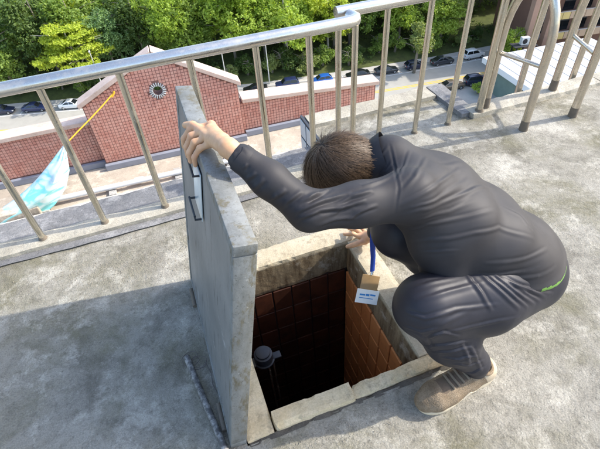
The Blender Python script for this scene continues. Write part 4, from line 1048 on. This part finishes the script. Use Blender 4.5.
JACKET_FOLDS = [
    (0.0060, 0.0055, [(0.365, 0.734, 0.838), (0.321, 0.738, 0.844), (0.279, 0.74, 0.851), (0.238, 0.742, 0.842)]),
    (0.0060, 0.0060, [(0.372, 0.763, 0.858), (0.336, 0.762, 0.859), (0.299, 0.758, 0.864), (0.265, 0.752, 0.864), (0.234, 0.755, 0.855), (0.216, 0.764, 0.838)]),
    (0.0060, 0.0055, [(0.297, 0.785, 0.869), (0.263, 0.769, 0.875), (0.235, 0.77, 0.867)]),
    (0.0060, 0.0050, [(0.365, 0.722, 0.809), (0.338, 0.724, 0.814), (0.312, 0.727, 0.817), (0.287, 0.728, 0.814), (0.263, 0.731, 0.809)]),
    (0.0060, 0.0050, [(0.253, 0.789, 0.881), (0.229, 0.779, 0.88), (0.208, 0.779, 0.869), (0.197, 0.79, 0.842)]),
    (0.0060, 0.0040, [(0.216, 0.797, 0.893), (0.197, 0.793, 0.886), (0.18, 0.8, 0.869)]),
    (0.0060, 0.0040, [(0.173, 0.823, 0.921), (0.157, 0.822, 0.909), (0.144, 0.843, 0.88)]),
    (0.0050, 0.0035, [(0.146, 0.862, 0.946), (0.133, 0.862, 0.933)]),
    (0.0050, 0.0035, [(0.191, 0.798, 0.886), (0.177, 0.808, 0.861)]),
    (0.0060, 0.0050, [(0.397, 0.735, 0.845), (0.369, 0.734, 0.846), (0.341, 0.736, 0.845), (0.322, 0.736, 0.835), (0.302, 0.734, 0.828)]),
    (0.0060, 0.0050, [(0.422, 0.755, 0.853), (0.39, 0.75, 0.858), (0.362, 0.753, 0.856), (0.341, 0.749, 0.85), (0.319, 0.744, 0.846)]),
    (0.0050, 0.0040, [(0.331, 0.802, 0.855), (0.299, 0.783, 0.867), (0.271, 0.77, 0.874), (0.257, 0.765, 0.867), (0.243, 0.759, 0.861)]),
    (0.0050, 0.0040, [(0.273, 0.738, 0.849), (0.25, 0.738, 0.847), (0.23, 0.747, 0.837), (0.219, 0.756, 0.819)]),
    (0.0050, 0.0040, [(0.425, 0.724, 0.828), (0.398, 0.72, 0.83), (0.374, 0.72, 0.826), (0.355, 0.721, 0.816), (0.339, 0.728, 0.799)]),
    (0.0050, 0.0040, [(0.16, 0.841, 0.93), (0.147, 0.841, 0.923), (0.135, 0.854, 0.906)]),
    (0.0050, 0.0030, [(0.129, 0.889, 0.966), (0.116, 0.886, 0.952)]),
    (0.0040, -0.0022, [(0.565, 0.932, 0.845), (0.559, 0.903, 0.829), (0.551, 0.872, 0.816), (0.506, 0.786, 0.848), (0.491, 0.747, 0.843), (0.475, 0.724, 0.824), (0.466, 0.713, 0.793)]),
    (0.0058, 0.0025, [(0.479, 0.715, 0.813), (0.512, 0.711, 0.826), (0.546, 0.711, 0.835), (0.631, 0.758, 0.814), (0.746, 0.833, 0.769)]),
    (0.0058, 0.0025, [(0.482, 0.709, 0.783), (0.529, 0.695, 0.796), (0.596, 0.706, 0.783), (0.679, 0.735, 0.764), (0.773, 0.768, 0.742), (0.875, 0.82, 0.667)]),
    (0.0058, 0.0022, [(0.531, 0.754, 0.679), (0.566, 0.704, 0.724), (0.63, 0.694, 0.724), (0.694, 0.687, 0.726), (0.778, 0.697, 0.707)]),
    (0.0058, 0.0022, [(0.548, 0.742, 0.635), (0.577, 0.694, 0.673), (0.622, 0.67, 0.681), (0.688, 0.655, 0.69), (0.777, 0.661, 0.671), (0.83, 0.643, 0.643), (0.894, 0.632, 0.604)]),
    (0.0058, 0.0025, [(0.484, 0.728, 0.833), (0.51, 0.738, 0.849), (0.54, 0.753, 0.861), (0.587, 0.799, 0.846), (0.66, 0.878, 0.807)]),
    (0.0043, 0.0025, [(0.493, 0.762, 0.85), (0.518, 0.785, 0.858), (0.57, 0.848, 0.833), (0.592, 0.873, 0.83), (0.614, 0.897, 0.829)]),
    (0.0043, 0.0022, [(0.495, 0.936, 0.784), (0.512, 0.924, 0.804), (0.529, 0.914, 0.823), (0.544, 0.917, 0.835), (0.563, 0.926, 0.842)]),
    (0.0043, 0.0025, [(0.497, 0.917, 0.754), (0.511, 0.894, 0.779), (0.526, 0.875, 0.801), (0.539, 0.877, 0.813), (0.555, 0.885, 0.82)]),
    (0.0060, 0.0045, [(0.403, 0.772, 0.86), (0.426, 0.773, 0.859), (0.452, 0.78, 0.854), (0.481, 0.787, 0.851), (0.511, 0.795, 0.847)]),
    (0.0079, 0.0018, [(0.559, 0.699, 0.801), (0.645, 0.737, 0.787), (0.757, 0.797, 0.755)]),
    (0.0058, 0.0018, [(0.522, 0.7, 0.762), (0.573, 0.698, 0.759), (0.633, 0.706, 0.745), (0.677, 0.713, 0.745), (0.723, 0.722, 0.743)]),
    (0.0058, 0.0015, [(0.834, 0.735, 0.676), (0.855, 0.715, 0.666), (0.878, 0.696, 0.654), (0.882, 0.664, 0.64), (0.903, 0.644, 0.609)]),
    (0.0043, 0.0015, [(0.558, 0.707, 0.62), (0.575, 0.682, 0.638), (0.608, 0.662, 0.648), (0.645, 0.649, 0.649)]),
    (0.0043, 0.0020, [(0.506, 0.706, 0.804), (0.53, 0.7, 0.809), (0.557, 0.698, 0.809), (0.596, 0.712, 0.802), (0.645, 0.736, 0.786)]),
    (0.0079, 0.0015, [(0.671, 0.829, 0.805), (0.727, 0.845, 0.781), (0.793, 0.869, 0.749)]),
    (0.0060, 0.0026, [(0.7, 0.62, 0.545), (0.8, 0.595, 0.5396), (0.9, 0.61, 0.527)]),
    (0.0060, 0.0026, [(0.72, 0.632, 0.585), (0.835, 0.607, 0.576), (0.95, 0.622, 0.555)]),
    (0.0060, 0.0026, [(0.8, 0.61, 0.515), (0.885, 0.585, 0.509), (0.97, 0.6, 0.495)]),
]
def creases(P, N, folds, seed):
    """long cloth folds: each is (width, height, points...) lying on the garment; ridge with a groove along one side"""
    rg = random.Random(seed); D = np.zeros(len(P))
    for w, hgt, pts in folds:
        pts = [V(*q) for q in pts]; seg = list(zip(pts[:-1], pts[1:])); tot = sum(np.linalg.norm(b-a) for a, b in seg)
        best = np.full(len(P), 9.); tt = np.zeros(len(P)); run = 0; sg = np.zeros(len(P))
        for a, b in seg:
            ab = b-a; L = np.linalg.norm(ab); t = np.clip(((P-a)@ab)/(L*L), 0, 1); q = P-(a+t[:, None]*ab); q = q-N*(q*N).sum(1)[:, None]*.75
            d = np.linalg.norm(q, axis=1); m = d < best; best[m] = d[m]; tt[m] = (run+t[m]*L)/tot
            sg[m] = np.sign((np.cross(ab/L, q)*N).sum(1))[m]; run += L
        taper = np.clip(np.sin(np.pi*np.clip(tt, 0, 1)), 0, 1)**.7*(1.15-.5*tt)
        x = best/w; prof = np.exp(-x*x) - .75*np.exp(-((x-1.5)/.8)**2)*(sg > 0) - .25*np.exp(-((x-1.7)/1.0)**2)*(sg <= 0)
        D += hgt*taper*prof*(best < 6*w)
    return D

# joints (X along the roof edge, Y outwards, Z up)
ANK_L, KNE_L, HIP_L = V(.752, .556, .098), V(.552, .628, .474), V(.955, .675, .385)
ANK_R, KNE_R, HIP_R = V(.925, .945, .095), V(.645, .950, .455), V(.975, .845, .385)
PEL = (HIP_L+HIP_R)/2; C7 = V(.572, .950, .768)
SHO_L, ELB_L, WRI_L = V(.535, .770, .782), V(.265, .785, .818), V(.118, .925, .958)
SHO_R, ELB_R, WRI_R = V(.635, 1.065, .640), V(.745, 1.15, .40), V(.735, 1.265, .105)
HC = V(.432, .985, .762)
hu = unit(V(-.78, .05, .56)); hf = V(-.55, .12, -.82); hf = unit(hf-hu*(hf@hu)); hl = np.cross(hu, hf)
man = tag(empty('person', (.80, .76, 0)), 'person in dark grey jacket and trousers squatting and peering into the hatch', 'person')

# ---- hands: joint chains, one per finger
def left_hand():
    W0 = WRI_L; pts = []
    lt = lambda z: -.078 + (z-.006)*math.tan(LEAN)          # middle plane of the lid at height z
    top = .006 + LH*math.cos(LEAN) + .006
    out = []
    for i, (y, L) in enumerate(((1.092, .048), (1.066, .052), (1.040, .049), (1.016, .040))):
        xm = lt(top)+.004 + (.010, .0, .002, .010)[i]
        mcp = V(xm+.012, y-.012, top+.030-.004*abs(i-1)); pip = V(xm-.036, y+.004+.004*(1-i), top+.018-.003*i)
        d1 = V(xm-.056, y+.004+.004*(1-i), top-.014); tip = V(xm-.058, y+.003+.003*(1-i), top-.040-.3*(L-.045))
        if i == 0: pip = V(xm-.044, y+.010, top+.016); d1 = V(xm-.066, y+.010, top-.006); tip = V(xm-.071, y+.008, top-.028)
        out.append((mcp, pip, d1, tip))
    th = (V(.090, 1.010, top+.026), V(.075, 1.062, top+.026), V(.058, 1.108, top+.024), V(.040, 1.132, top+.016))
    return W0, out, th
def right_hand():
    W0 = WRI_R; z = .040+.012; out = []
    for i, (dx, dy, L) in enumerate(((-.045, .088, .075), (-.020, .098, .083), (.006, .096, .077), (.028, .085, .062))):
        d = unit(V(dx*1.5-.012, dy, 0)); mcp = V(.715+(-.026, -.008, .010, .027)[i], 1.325-(.006, 0, .002, .010)[i], z+.016)
        out.append((mcp, mcp+d*L*.46+V(0, 0, .007), mcp+d*L*.78+V(0, 0, -.008), mcp+d*L*1.05+V(0, 0, -.014)))
    th = (V(.700, 1.285, z+.014), V(.668, 1.287, z+.012), V(.640, 1.293, z+.004), V(.618, 1.299, z-.001))
    return W0, out, th
B = SDF((-.06, .45, -.01), (1.22, 1.50, 1.06), .0036)
for W0, fs, th, pw in ((*left_hand(), V(0, 1, 0)), (*right_hand(), V(1, 0, 0))):
    fl_ = [f[0] for f in fs]
    for i, f in enumerate(fs):
        r = (.0098, .0100, .0095, .0084)[i]
        B.cone(W0+(f[0]-W0)*.12, f[0], .0155, .0125, .012)            # palm bones
        B.chain(list(f), [r+.0018, r, r*.93, r*.80], .003)
        B.ell(f[0]+V(0, 0, .004), np.eye(3), (.0105, .0105, .0095), .008); B.ell(f[1], np.eye(3), (r*1.08,)*3, .004)
    B.cone(W0+(fl_[1]-W0)*.35, W0+(fl_[2]-W0)*.75, .020, .016, .014)
    B.cone(W0, th[0], .017, .0155, .012); B.chain(list(th), [.0155, .0130, .0118, .0095], .004)
# arms, legs, trunk (slim: the clothes lie over them)
B.chain([SHO_L, ELB_L], [.046, .038], .02); B.cone(ELB_L, WRI_L, .037, .0245, .015)
B.chain([SHO_R, ELB_R], [.046, .038], .02); B.cone(ELB_R, WRI_R, .037, .0245, .015)
for h_, k_, a_ in ((HIP_L, KNE_L, ANK_L), (HIP_R, KNE_R, ANK_R)):
    B.cone(h_, k_, .070, .050, .02); B.cone(k_, a_, .045, .034, .02); B.chain([a_, V(a_[0]+.045, a_[1], .05)], [.034, .034], .02); B.chain([V(a_[0]+.03, a_[1], .05), V(a_[0]-.15, a_[1]-.01, .04)], [.034, .026], .02)
lat = unit(SHO_L-SHO_R)
SP = [PEL+V(.005, 0, .03), PEL*.66+C7*.34+V(.030, .0, .012), PEL*.33+C7*.67+V(.025, .0, .004), C7]
B.chain(SP, [.08, .08, .075, .045], .04, w=lat, s=1.35); B.cone(SHO_L, SHO_R, .048, .048, .05); B.cone(HIP_L, HIP_R, .085, .085, .04)
# neck and head
B.cone(C7, HC-hu*.075-hf*.015, .052, .052, .03)
B.ell(HC, (hf, hl, hu), (.098, .075, .088), .02)
B.ell(HC-hu*.055+hf*.028, (hf, hl, hu), (.066, .058, .070), .025)
B.ell(HC-hu*.108+hf*.062, (hf, hl, hu), (.022, .026, .018), .03)                 # chin
B.chain([HC+hf*.092-hu*.012, HC+hf*.112-hu*.048], [.008, .013], .012)             # nose
for s in (-1, 1):
    B.ell(HC+hf*.012+hl*s*.077-hu*.030, (hf, hl, hu), (.018, .009, .031), .006)   # ears
    B.ell(HC+hf*.010+hl*s*.086-hu*.028, (hf, hl, hu), (.009, .006, .018), .004, 'cut')
    B.ell(HC+hf*.093+hl*s*.033-hu*.014, (hf, hl, hu), (.014, .017, .012), .01, 'cut')
    B.ell(HC+hf*.082+hl*s*.032-hu*.014, (hf, hl, hu), (.012, .013, .012), .003)   # eyes
    B.ell(HC+hf*.088+hl*s*.034+hu*.008, (hf, hl, hu), (.010, .022, .007), .01)    # brows
B.ell(HC+hf*.090-hu*.074, (hf, hl, hu), (.012, .024, .006), .006); B.ell(HC+hf*.088-hu*.084, (hf, hl, hu), (.012, .021, .007), .006)
P, Q = B.mesh(); P = relax(P, Q, 1, .4)
t = NT('skin'); v = t.pos()
c = t.mix(t.ramp(t.noise(v, 38, 5, .6), [(.35, 0.0), (.7, 1.0)]), (.50, .285, .155), (.60, .375, .22))
c = t.mix(t.ramp(t.noise(v, 9, 3), [(.5, 0.0), (.75, .4)]), c, (.54, .24, .15))
skin = t.done(c, .48, 0, .4, t.bump(t.noise(v, 420, 4, .7), .18, .0012)); t.p.inputs['Subsurface Weight'].default_value = .12; t.p.inputs['Subsurface Radius'].default_value = (.012, .005, .003); t.p.inputs['Subsurface Scale'].default_value = .5
body = qmesh('body', P, Q, skin, man); del B
# finger nails
nail = NT('nail').done((.72, .47, .38), .28, 0, .5)

# ---- trousers
T_ = SDF((.40, .44, .03), (1.22, 1.12, .68), .0038)
for h_, k_, a_, s in ((HIP_L, KNE_L, ANK_L, -1), (HIP_R, KNE_R, ANK_R, 1)):
    mid = (h_+k_)/2
    T_.chain([h_+V(.01, 0, -.010), mid+V(.01, -.012, -.018), k_], [.132, .130, .092], .03, w=(0, 1, 0), s=.96)
    T_.ell(k_+V(-.005, 0, 0), np.eye(3), (.072, .072, .076), .03)
    cal = k_*.52+a_*.48+V(.006, 0, -.004)
    T_.chain([k_+V(.006, 0, -.008), cal, a_+V(-.004, 0, .050)], [.086, .082, .048], .03)
    T_.cone(a_+V(-.004, 0, .055), a_+V(.004, 0, .020), .047, .046, .008)
T_.ell(PEL+V(.040, -.06, -.035), np.eye(3), (.125, .102, .115), .05); T_.ell(PEL+V(.040, .06, -.035), np.eye(3), (.125, .102, .115), .05)
T_.cone(PEL+V(-.02, -.04, .02), PEL+V(-.02, .04, .02), .115, .115, .05)
P, Q = T_.mesh(); del T_; P = relax(P, Q, 6, .5); N = vnormals(P, Q)
th_d = unit(KNE_L-HIP_L); fr = (th_d, unit(np.cross(th_d, V(0, 0, 1))), np.cross(th_d, unit(np.cross(th_d, V(0, 0, 1)))))
D = .0030*soft(P, 9, 1)
P = P + N*np.clip(D+creases(P, N, TROUSER_FOLDS, 8), -.011, .010)[:, None]; P = relax(P, Q, 1, .25)
def cloth(name, col, rough, sheen, weave=700, var=.25, axis=(.6, 1.3, 1.8)):
    t = NT(name); v = t.pos()
    c = t.mix(t.noise(v, 22, 5, .6), tuple(x*(1-var) for x in col), tuple(x*(1+var) for x in col))
    def rid(vec, sc, det, dist):
        q = t.n('TexNoise'); q.noise_type = 'RIDGED_MULTIFRACTAL'; t.l(vec, q.inputs['Vector']); q.inputs['Scale'].default_value = sc; q.inputs['Detail'].default_value = det
        q.inputs['Roughness'].default_value = .5; q.inputs['Distortion'].default_value = dist; return t.math('MULTIPLY', q.outputs[0], .35)
    nb = t.bump(rid(t.pos(False, axis, (R(20), R(38), R(15))), 4.2, 2.0, .6), .30, .008)
    nb = t.bump(rid(t.pos(False, (axis[1]*1.4, axis[0]*1.4, axis[2]), (R(-15), R(30), R(50))), 7.5, 2.0, .5), .16, .005, nb)
    nb = t.bump(t.noise(v, weave, 2), .12, .0006, nb)
    m = t.done(c, rough, 0, .30, nb); t.p.inputs['Sheen Weight'].default_value = sheen*.3; t.p.inputs['Sheen Roughness'].default_value = .4; return m
navy = cloth('dark_navy_polyester', (.021, .021, .028), .50, .02)
qmesh('trousers', P, Q, navy, man)

# ---- jacket
HEM_P, HEM_N = V(1.0, .76, .452), unit(V(-.10, .05, -.97))
J = SDF((.04, .50, .04), (1.24, 1.36, 1.02), .0032)
J.chain([SP[0]+V(.012, 0, .0), SP[1], SP[2], C7+V(.035, -.015, -.040)], [.110, .110, .110, .090], .05, w=lat, s=1.36)
J.cone(SP[0]+V(.02, -.012, .0), PEL+V(.036, -.010, -.040), .118, .124, .04, w=(0, 1, 0), s=1.26)
J.chain([SHO_L+V(.06, .05, -.05), SHO_L+V(.01, 0, 0)], [.095, .070], .05); J.chain([SHO_R+V(.05, -.04, -.01), SHO_R], [.088, .072], .05)
J.chain([SHO_L+V(.01, 0, 0), SHO_L*.5+ELB_L*.5+V(0, 0, -.004), ELB_L+V(0, 0, -.002)], [.068, .056, .049], .03)
J.chain([ELB_L+V(0, 0, -.002), ELB_L*.5+WRI_L*.5, ELB_L*.16+WRI_L*.84], [.049, .043, .0355], .025)
J.chain([SHO_R, ELB_R], [.072, .056], .03); J.chain([ELB_R, ELB_R*.2+WRI_R*.8], [.056, .042], .025)
cn = unit(HC-hu*.08-C7)
J.chain([C7-cn*.01, C7+cn*.030], [.074, .066], .02)
# the open front sags from chest and flank on to the thigh
J.chain([SHO_L+V(.08, .02, -.07), V(.645, .735, .60), V(.660, .690, .515), V(.672, .678, .475)], [.085, .080, .055, .026], .045)
J.chain([V(.72, .74, .64), V(.78, .70, .535), V(.82, .675, .490)], [.098, .086, .062], .05)
J.chain([V(.84, .70, .55), V(.90, .665, .470), V(.94, .655, .440)], [.100, .092, .085], .05)
J.half(HEM_P, HEM_N, .34)
P, Q = J.mesh(); del J; P = relax(P, Q, 14, .5); N = vnormals(P, Q)
sp_d = unit(C7-PEL); up_ = unit(V(.6, -.1, .75)); up_ = unit(up_-sp_d*(up_@sp_d)); fr = (sp_d, np.cross(sp_d, up_), up_)
diag = (unit(sp_d+.9*np.cross(sp_d, up_)), unit(np.cross(sp_d, up_)-.9*sp_d), up_)
D = .0026*soft(P, 7, 4); hdv = (P-HEM_P)@HEM_N; D += .014*np.exp(-((hdv+.004)/.022)**2)*(N@HEM_N < .7)
P = P + N*np.clip(D+creases(P, N, JACKET_FOLDS, 3), -.011, .010)[:, None]; P = relax(P, Q, 1, .25)
grey = cloth('charcoal_jacket_cloth', (.027, .0255, .028), .60, .02)
stripe = cloth('green_stripe_cloth', (.13, .27, .045), .6, .15)
jk = qmesh('jacket', P, Q, [grey, stripe], man)
# green stripe woven just above the hem
cen = P[Q].mean(1); hd = (cen-HEM_P)@HEM_N
jk.data.polygons.foreach_set('material_index', ((hd < -.006) & (hd > -.019) & (cen[:, 0] > .90)).astype(np.int32))
# cuffs
for e, w_, r in ((ELB_L, WRI_L, .0372), (ELB_R, WRI_R, .043)):
    d = unit(w_-e); a = w_-d*.052; q = MB(); q.tube([a-d*.010, a+d*.004, a+d*.020, a+d*.026, a+d*.020, a+d*.0], [r*.98, r, r*.98, r*.93, r*.86, r*.82], 28, cap=False)
    o = q.build('cuff', grey, man, True); o.location = -Vector(man.location)
# folded collar band and hood seam
q = MB(); u = unit(np.cross(cn, V(0, 0, 1))); w = np.cross(cn, u); L_ = []
for j, (hh, r) in enumerate(((-.02, .086), (.010, .086), (.052, .078), (.060, .073), (.052, .068), (.005, .068))):
    for k in range(36):
        a = 2*math.pi*k/36; rr_ = r*(1+.05*math.sin(3*a+j)); L_.append(C7+cn*(hh+.006*math.sin(2*a+1))+(u*math.cos(a)+w*math.sin(a))*rr_)
q.add(L_, [(j*36+k, j*36+(k+1) % 36, (j+1)*36+(k+1) % 36, (j+1)*36+k) for j in range(5) for k in range(36)])
o = q.build('collar', grey, man, True); o.location = -Vector(man.location)

# ---- shoes
def shoe(ank, yaw, parent):
    """local frame: toe towards -x"""
    ca, sa = math.cos(yaw), math.sin(yaw)
    def w_(x, y, z): x = x*.93; return V(ank[0]+.055+ca*x-sa*y, ank[1]+sa*x+ca*y, z)
    X = unit(w_(1, 0, 0)-w_(0, 0, 0)); Y = unit(w_(0, 1, 0)-w_(0, 0, 0)); Z = V(0, 0, 1)
    lo = np.minimum(w_(-.34, -.09, -.01), w_(.06, .09, .2))-.06; hi = np.maximum(w_(-.34, .09, -.01), w_(.06, -.09, .2))+.06; lo[2] = -.012; hi[2] = .20
    S = SDF(lo, hi, .0036)
    S.chain([w_(.0, 0, .052), w_(-.08, 0, .055), w_(-.17, -.004, .050), w_(-.225, -.004, .046), w_(-.265, -.002, .040)], [.041, .043, .047, .047, .036], .02, w=Y, s=1.03)
    S.chain([w_(-.005, 0, .075), w_(-.03, 0, .102)], [.041, .043], .02); S.chain([w_(-.04, 0, .092), w_(-.12, 0, .070)], [.042, .040], .02)
    S.half(w_(-.025, 0, .118), unit(X*.25+Z), .12)
    S.cone(w_(-.03, 0, .14), w_(-.03, 0, .085), .040, .034, .006, mode='cut')
    S.half(w_(-.13, 0, .022), -Z, .30)
    P, Q = S.mesh(); P = relax(P, Q, 1, .5)
    r = empty('shoe', parent=parent); r.location = -Vector(man.location)
    t = NT('tan_knit') if 'tan_knit' not in bpy.data.materials else None
    if t:
        v = t.pos(); c = t.mix(t.ramp(t.noise(v, 35, 5, .6), [(.35, 0.0), (.7, 1.0)]), (.17, .125, .08), (.26, .20, .135)); wv = t.n('TexVoronoi'); t.l(v, wv.inputs[0]); wv.inputs['Scale'].default_value = 260
        c = t.mix(.6, c, t.ramp(wv.outputs[0], [(.1, .45), (.5, 1.1)]), 'MULTIPLY'); t.done(c, .85, 0, .2, t.bump(wv.outputs[0], .5, .0025))
    def part(nm, P, Q, m):
        me = bpy.data.meshes.new(nm); me.from_pydata([tuple(p) for p in P], [], [tuple(int(i) for i in q) for q in Q]); return link(nm, me, m, r, True)
    up = part('upper', P, Q, bpy.data.materials['tan_knit'])
    if 'dark_eyestay' not in bpy.data.materials: simple('dark_eyestay', (.13, .095, .065), .85, 0, .3, 90, False, .002); simple('heel_counter', (.42, .35, .25), .7, 0, .2, 60, False, .002)
    up.data.materials.append(bpy.data.materials['dark_eyestay']); up.data.materials.append(bpy.data.materials['heel_counter'])
    cc = P[Q].mean(1)-w_(0, 0, 0); lx, ly, lz = cc@X, cc@Y, P[Q].mean(1)[:, 2]
    mi = np.where((abs(ly) < .027+.02*np.clip(-lx-.08, 0, 1)) & (lx < -.066) & (lx > -.195) & (lz > .060), 1, 0); mi = np.where((lx > -.015-.5*(lz-.05)) , 2, mi)
    up.data.polygons.foreach_set('material_index', mi.astype(np.int32))
    # sole: outline lofted, thicker at the heel
    out = [(.045, 0), (.038, .030), (.0, .040), (-.07, .036), (-.13, .042), (-.19, .053), (-.24, .049), (-.275, .033), (-.298, .006), (-.296, -.020), (-.272, -.043), (-.22, -.056), (-.17, -.052), (-.11, -.041), (-.05, -.038), (.01, -.040), (.038, -.030)]
    q = MB(); n = len(out); rows = []
    for z, g in ((0, .94), (.004, 1.0), (.016, 1.02), (.026, 1.0), (.030, .95)):
        for x, y in out:
            lift = .012*max(0, (-.24-x)/.06)**1.5 if z < .02 else .010*max(0, (-.22-x)/.06); zz = z*(1.0+.25*max(0, (x+.1)/.14)); rows.append(w_(-.126+(x+.126)*(1+(g-1)*.5), y*g, zz+lift))
    q.add(rows, [(i*n+k, i*n+(k+1) % n, (i+1)*n+(k+1) % n, (i+1)*n+k) for i in range(4) for k in range(n)]+[tuple(range(n-1, -1, -1)), tuple(4*n+k for k in range(n))])
    sl_ = q.build('sole', bpy.data.materials.get('cream_sole') or simple('cream_sole', (.58, .50, .36), .7, 0, .2, 30, False, .002), r, True, 0)
    m_ = sl_.modifiers.new('s', 'SUBSURF'); m_.levels = 1; m_.render_levels = 2
    lace = bpy.data.materials.get('lace') or simple('lace', (.20, .16, .115), .9, 0, .2, 200, False)
    for k in range(5):
        x = -.088-.021*k; q = MB(); wd = .027+.001*k; loc = np.stack([(P-w_(0, 0, 0))@X, (P-w_(0, 0, 0))@Y, P[:, 2]], 1)
        def zz(xx, yy):
            m_ = (abs(loc[:, 0]-xx) < .006) & (abs(loc[:, 1]-yy) < .006); return (loc[m_, 2].max() if m_.any() else .07)+.003
        q.tube([w_(x+.004*abs(f_), wd*f_, zz(x+.004*abs(f_), wd*f_)) for f_ in (-1, -.6, -.2, .2, .6, 1)], .0042, 8); q.build('lace', lace, r, True)
    q = MB(); q.tube([w_(-.03-.040*math.cos(a)*1.0, .041*math.sin(a), .116+.010*math.cos(a)) for a in [2*math.pi*i/28 for i in range(29)]], .0065, 8, cap=False); q.build('collar_pad', bpy.data.materials['tan_knit'], r, True)
    # pale side chevron
    for s in (-1, 1):
        q = MB(); q.tube([w_(-.075, s*.046, .040), w_(-.105, s*.048, .058), w_(-.135, s*.052, .040)], .0035, 6); q.build('side_stripe', bpy.data.materials['cream_sole'], r, True)
shoe(ANK_L, R(4), man); shoe(ANK_R, R(-4), man)
for a_ in (ANK_L, ANK_R):
    q = MB(); q.tube([a_+V(.012, 0, -.01), a_+V(.006, 0, .03), a_+V(-.002, 0, .075)], [.037, .036, .037], 20); o = q.build('sock', simple('dark_sock', (.06, .06, .065), .9, 0, .2, 80, False), man, True); o.location = -Vector(man.location)

# ---- hair: scalp cap and combed strands radiating from the whorl
Hs = SDF(HC-.16, HC+.16, .004)
Hs.ell(HC+hu*.006-hf*.006, (hf, hl, hu), (.101, .081, .094), .0); Hs.ell(HC-hf*.045-hu*.035, (hf, hl, hu), (.062, .072, .062), .02)
Hs.half(HC+hf*.050-hu*.012, unit(hf*.85-hu*.55), .2)
Hs.ell(HC-hf*.050-hu*.075, (hf, hl, hu), (.045, .060, .060), .02); Hs.half(HC-hu*.125, -hu, .2)
P, Q = Hs.mesh(); del Hs; P = relax(P, Q, 1, .5); N = vnormals(P, Q)
ok = ~(((P-HC)@hf > -.03) & ((P-HC)@hu < -.004) & (abs((P-HC)@hl) > .05))
hm = NT('hair'); v = hm.pos(); oi = hm.n('HairInfo')
c = hm.mix(hm.ramp(hm.noise(v, 160, 3, .7), [(.3, 0.0), (.7, 1.0)]), (.040, .023, .012), (.15, .098, .058)); hm.done(c, .48, 0, .3)
hair = empty('hair', parent=man); hair.location = -Vector(man.location)
def hq(nm, P, Q, m):
    me = bpy.data.meshes.new(nm); me.from_pydata([tuple(p) for p in P], [], [tuple(int(i) for i in q) for q in Q]); return link(nm, me, m, hair, True)
hq('scalp', P, Q[ok[Q].all(1)], simple('hair_base', (.016, .010, .006), .8, 0, .3, 80, False))
whorl = HC+hu*.082-hf*.042+hl*-.010
rr = np.random.RandomState(2); cand = np.where(ok)[0]; sel = rr.choice(cand, 13000)
hv = []; hfc = []
clump = lambda p: V(*mnoise.noise_vector(Vector(p)*38))
for i in sel:
    p = P[i]+rr.normal(size=3)*.002; n = N[i]; tdir = p-whorl; dist = np.linalg.norm(tdir); tdir = tdir-n*(tdir@n); tdir = tdir/(np.linalg.norm(tdir)+1e-6)
    cv = clump(p); sw_ = np.cross(n, tdir); tdir = unit(tdir+sw_*(.45+.55*cv[0])+.14*rr.normal(size=3)); nape = max(0., -(p-HC)@hu/.08); L = rr.uniform(.034, .062)*(1-.35*min(1, nape)); lift = (.13+.24*cv[1]+.12*rr.rand())*(1-.75*min(1, nape))
    side = unit(np.cross(tdir, n)); wd = rr.uniform(.0005, .0010); b0 = len(hv); q0 = p.copy(); dirn = unit(tdir+n*lift)
    for k in range(5):
        wk = wd*(1-k/4.6); hv += [tuple(q0-side*wk), tuple(q0+side*wk)]; q0 = q0+dirn*L/4; dirn = unit(dirn-n*.16-V(0, 0, .05))
    hfc += [(b0+2*k, b0+2*k+1, b0+2*k+3, b0+2*k+2) for k in range(4)]
me = bpy.data.meshes.new('strands'); me.from_pydata(hv, [], hfc); o = link('strands', me, hm.m, hair, True); o['kind'] = 'stuff'

# ---- badge hanging on a blue lanyard from the neck
bd = tag(empty('badge', (.600, 1.045, .045)), 'white badge with blue writing hanging on a blue lanyard over the hatch', 'badge')
bl = simple('blue_strap', (.02, .07, .42), .7, 0, .15, 200); tan = simple('tan_holder', (.30, .19, .085), .4, 0, .3, 30)
bdr = Matrix.Rotation(R(-22), 4, 'Z') @ Matrix.Rotation(R(14), 4, 'Y') @ Matrix.Rotation(R(-32), 4, 'X')
def bpart(q, nm, m, **k):
    o = q.build(nm, m, bd, **k); o.matrix_local = bdr; return o
q = MB(); q.box(-.038, .038, -.003, .003, -.050, .060); bpart(q, 'holder', tan, smooth=True, bevel=.002)
q = MB(); q.box(-.048, .048, -.0058, -.0035, -.066, -.004); cardo = bpart(q, 'card', simple('white_card', (.78, .80, .80), .4, 0, .05, 20), bevel=.0005)
q = MB()
for k, (xa, xb, z, hh) in enumerate(((-.034, -.010, -.028, .007), (-.007, .008, -.027, .009), (.011, .034, -.025, .007), (-.034, .026, -.042, .003))):
    q.box(xa, xb, -.0066, -.0060, z-hh/2, z+hh/2)
bpart(q, 'print', simple('blue_print', (.03, .22, .55), .5, 0, .1, 50))
q = MB(); q.tube([(0, 0, .061), (0, 0, .070), (.004, 0, .078)], [.004, .006, .004], 8); bpart(q, 'clip', MAT['rail'], smooth=True)
q = MB(); top = bdr @ Vector((0, 0, .078)); q.tube([top, top+Vector((.004, .01, .08)), Vector((-.010, -.02, .30)), Vector((-.03, -.05, .52))], .011, 8, flat=.25); q.build('lanyard', bl, bd, True)
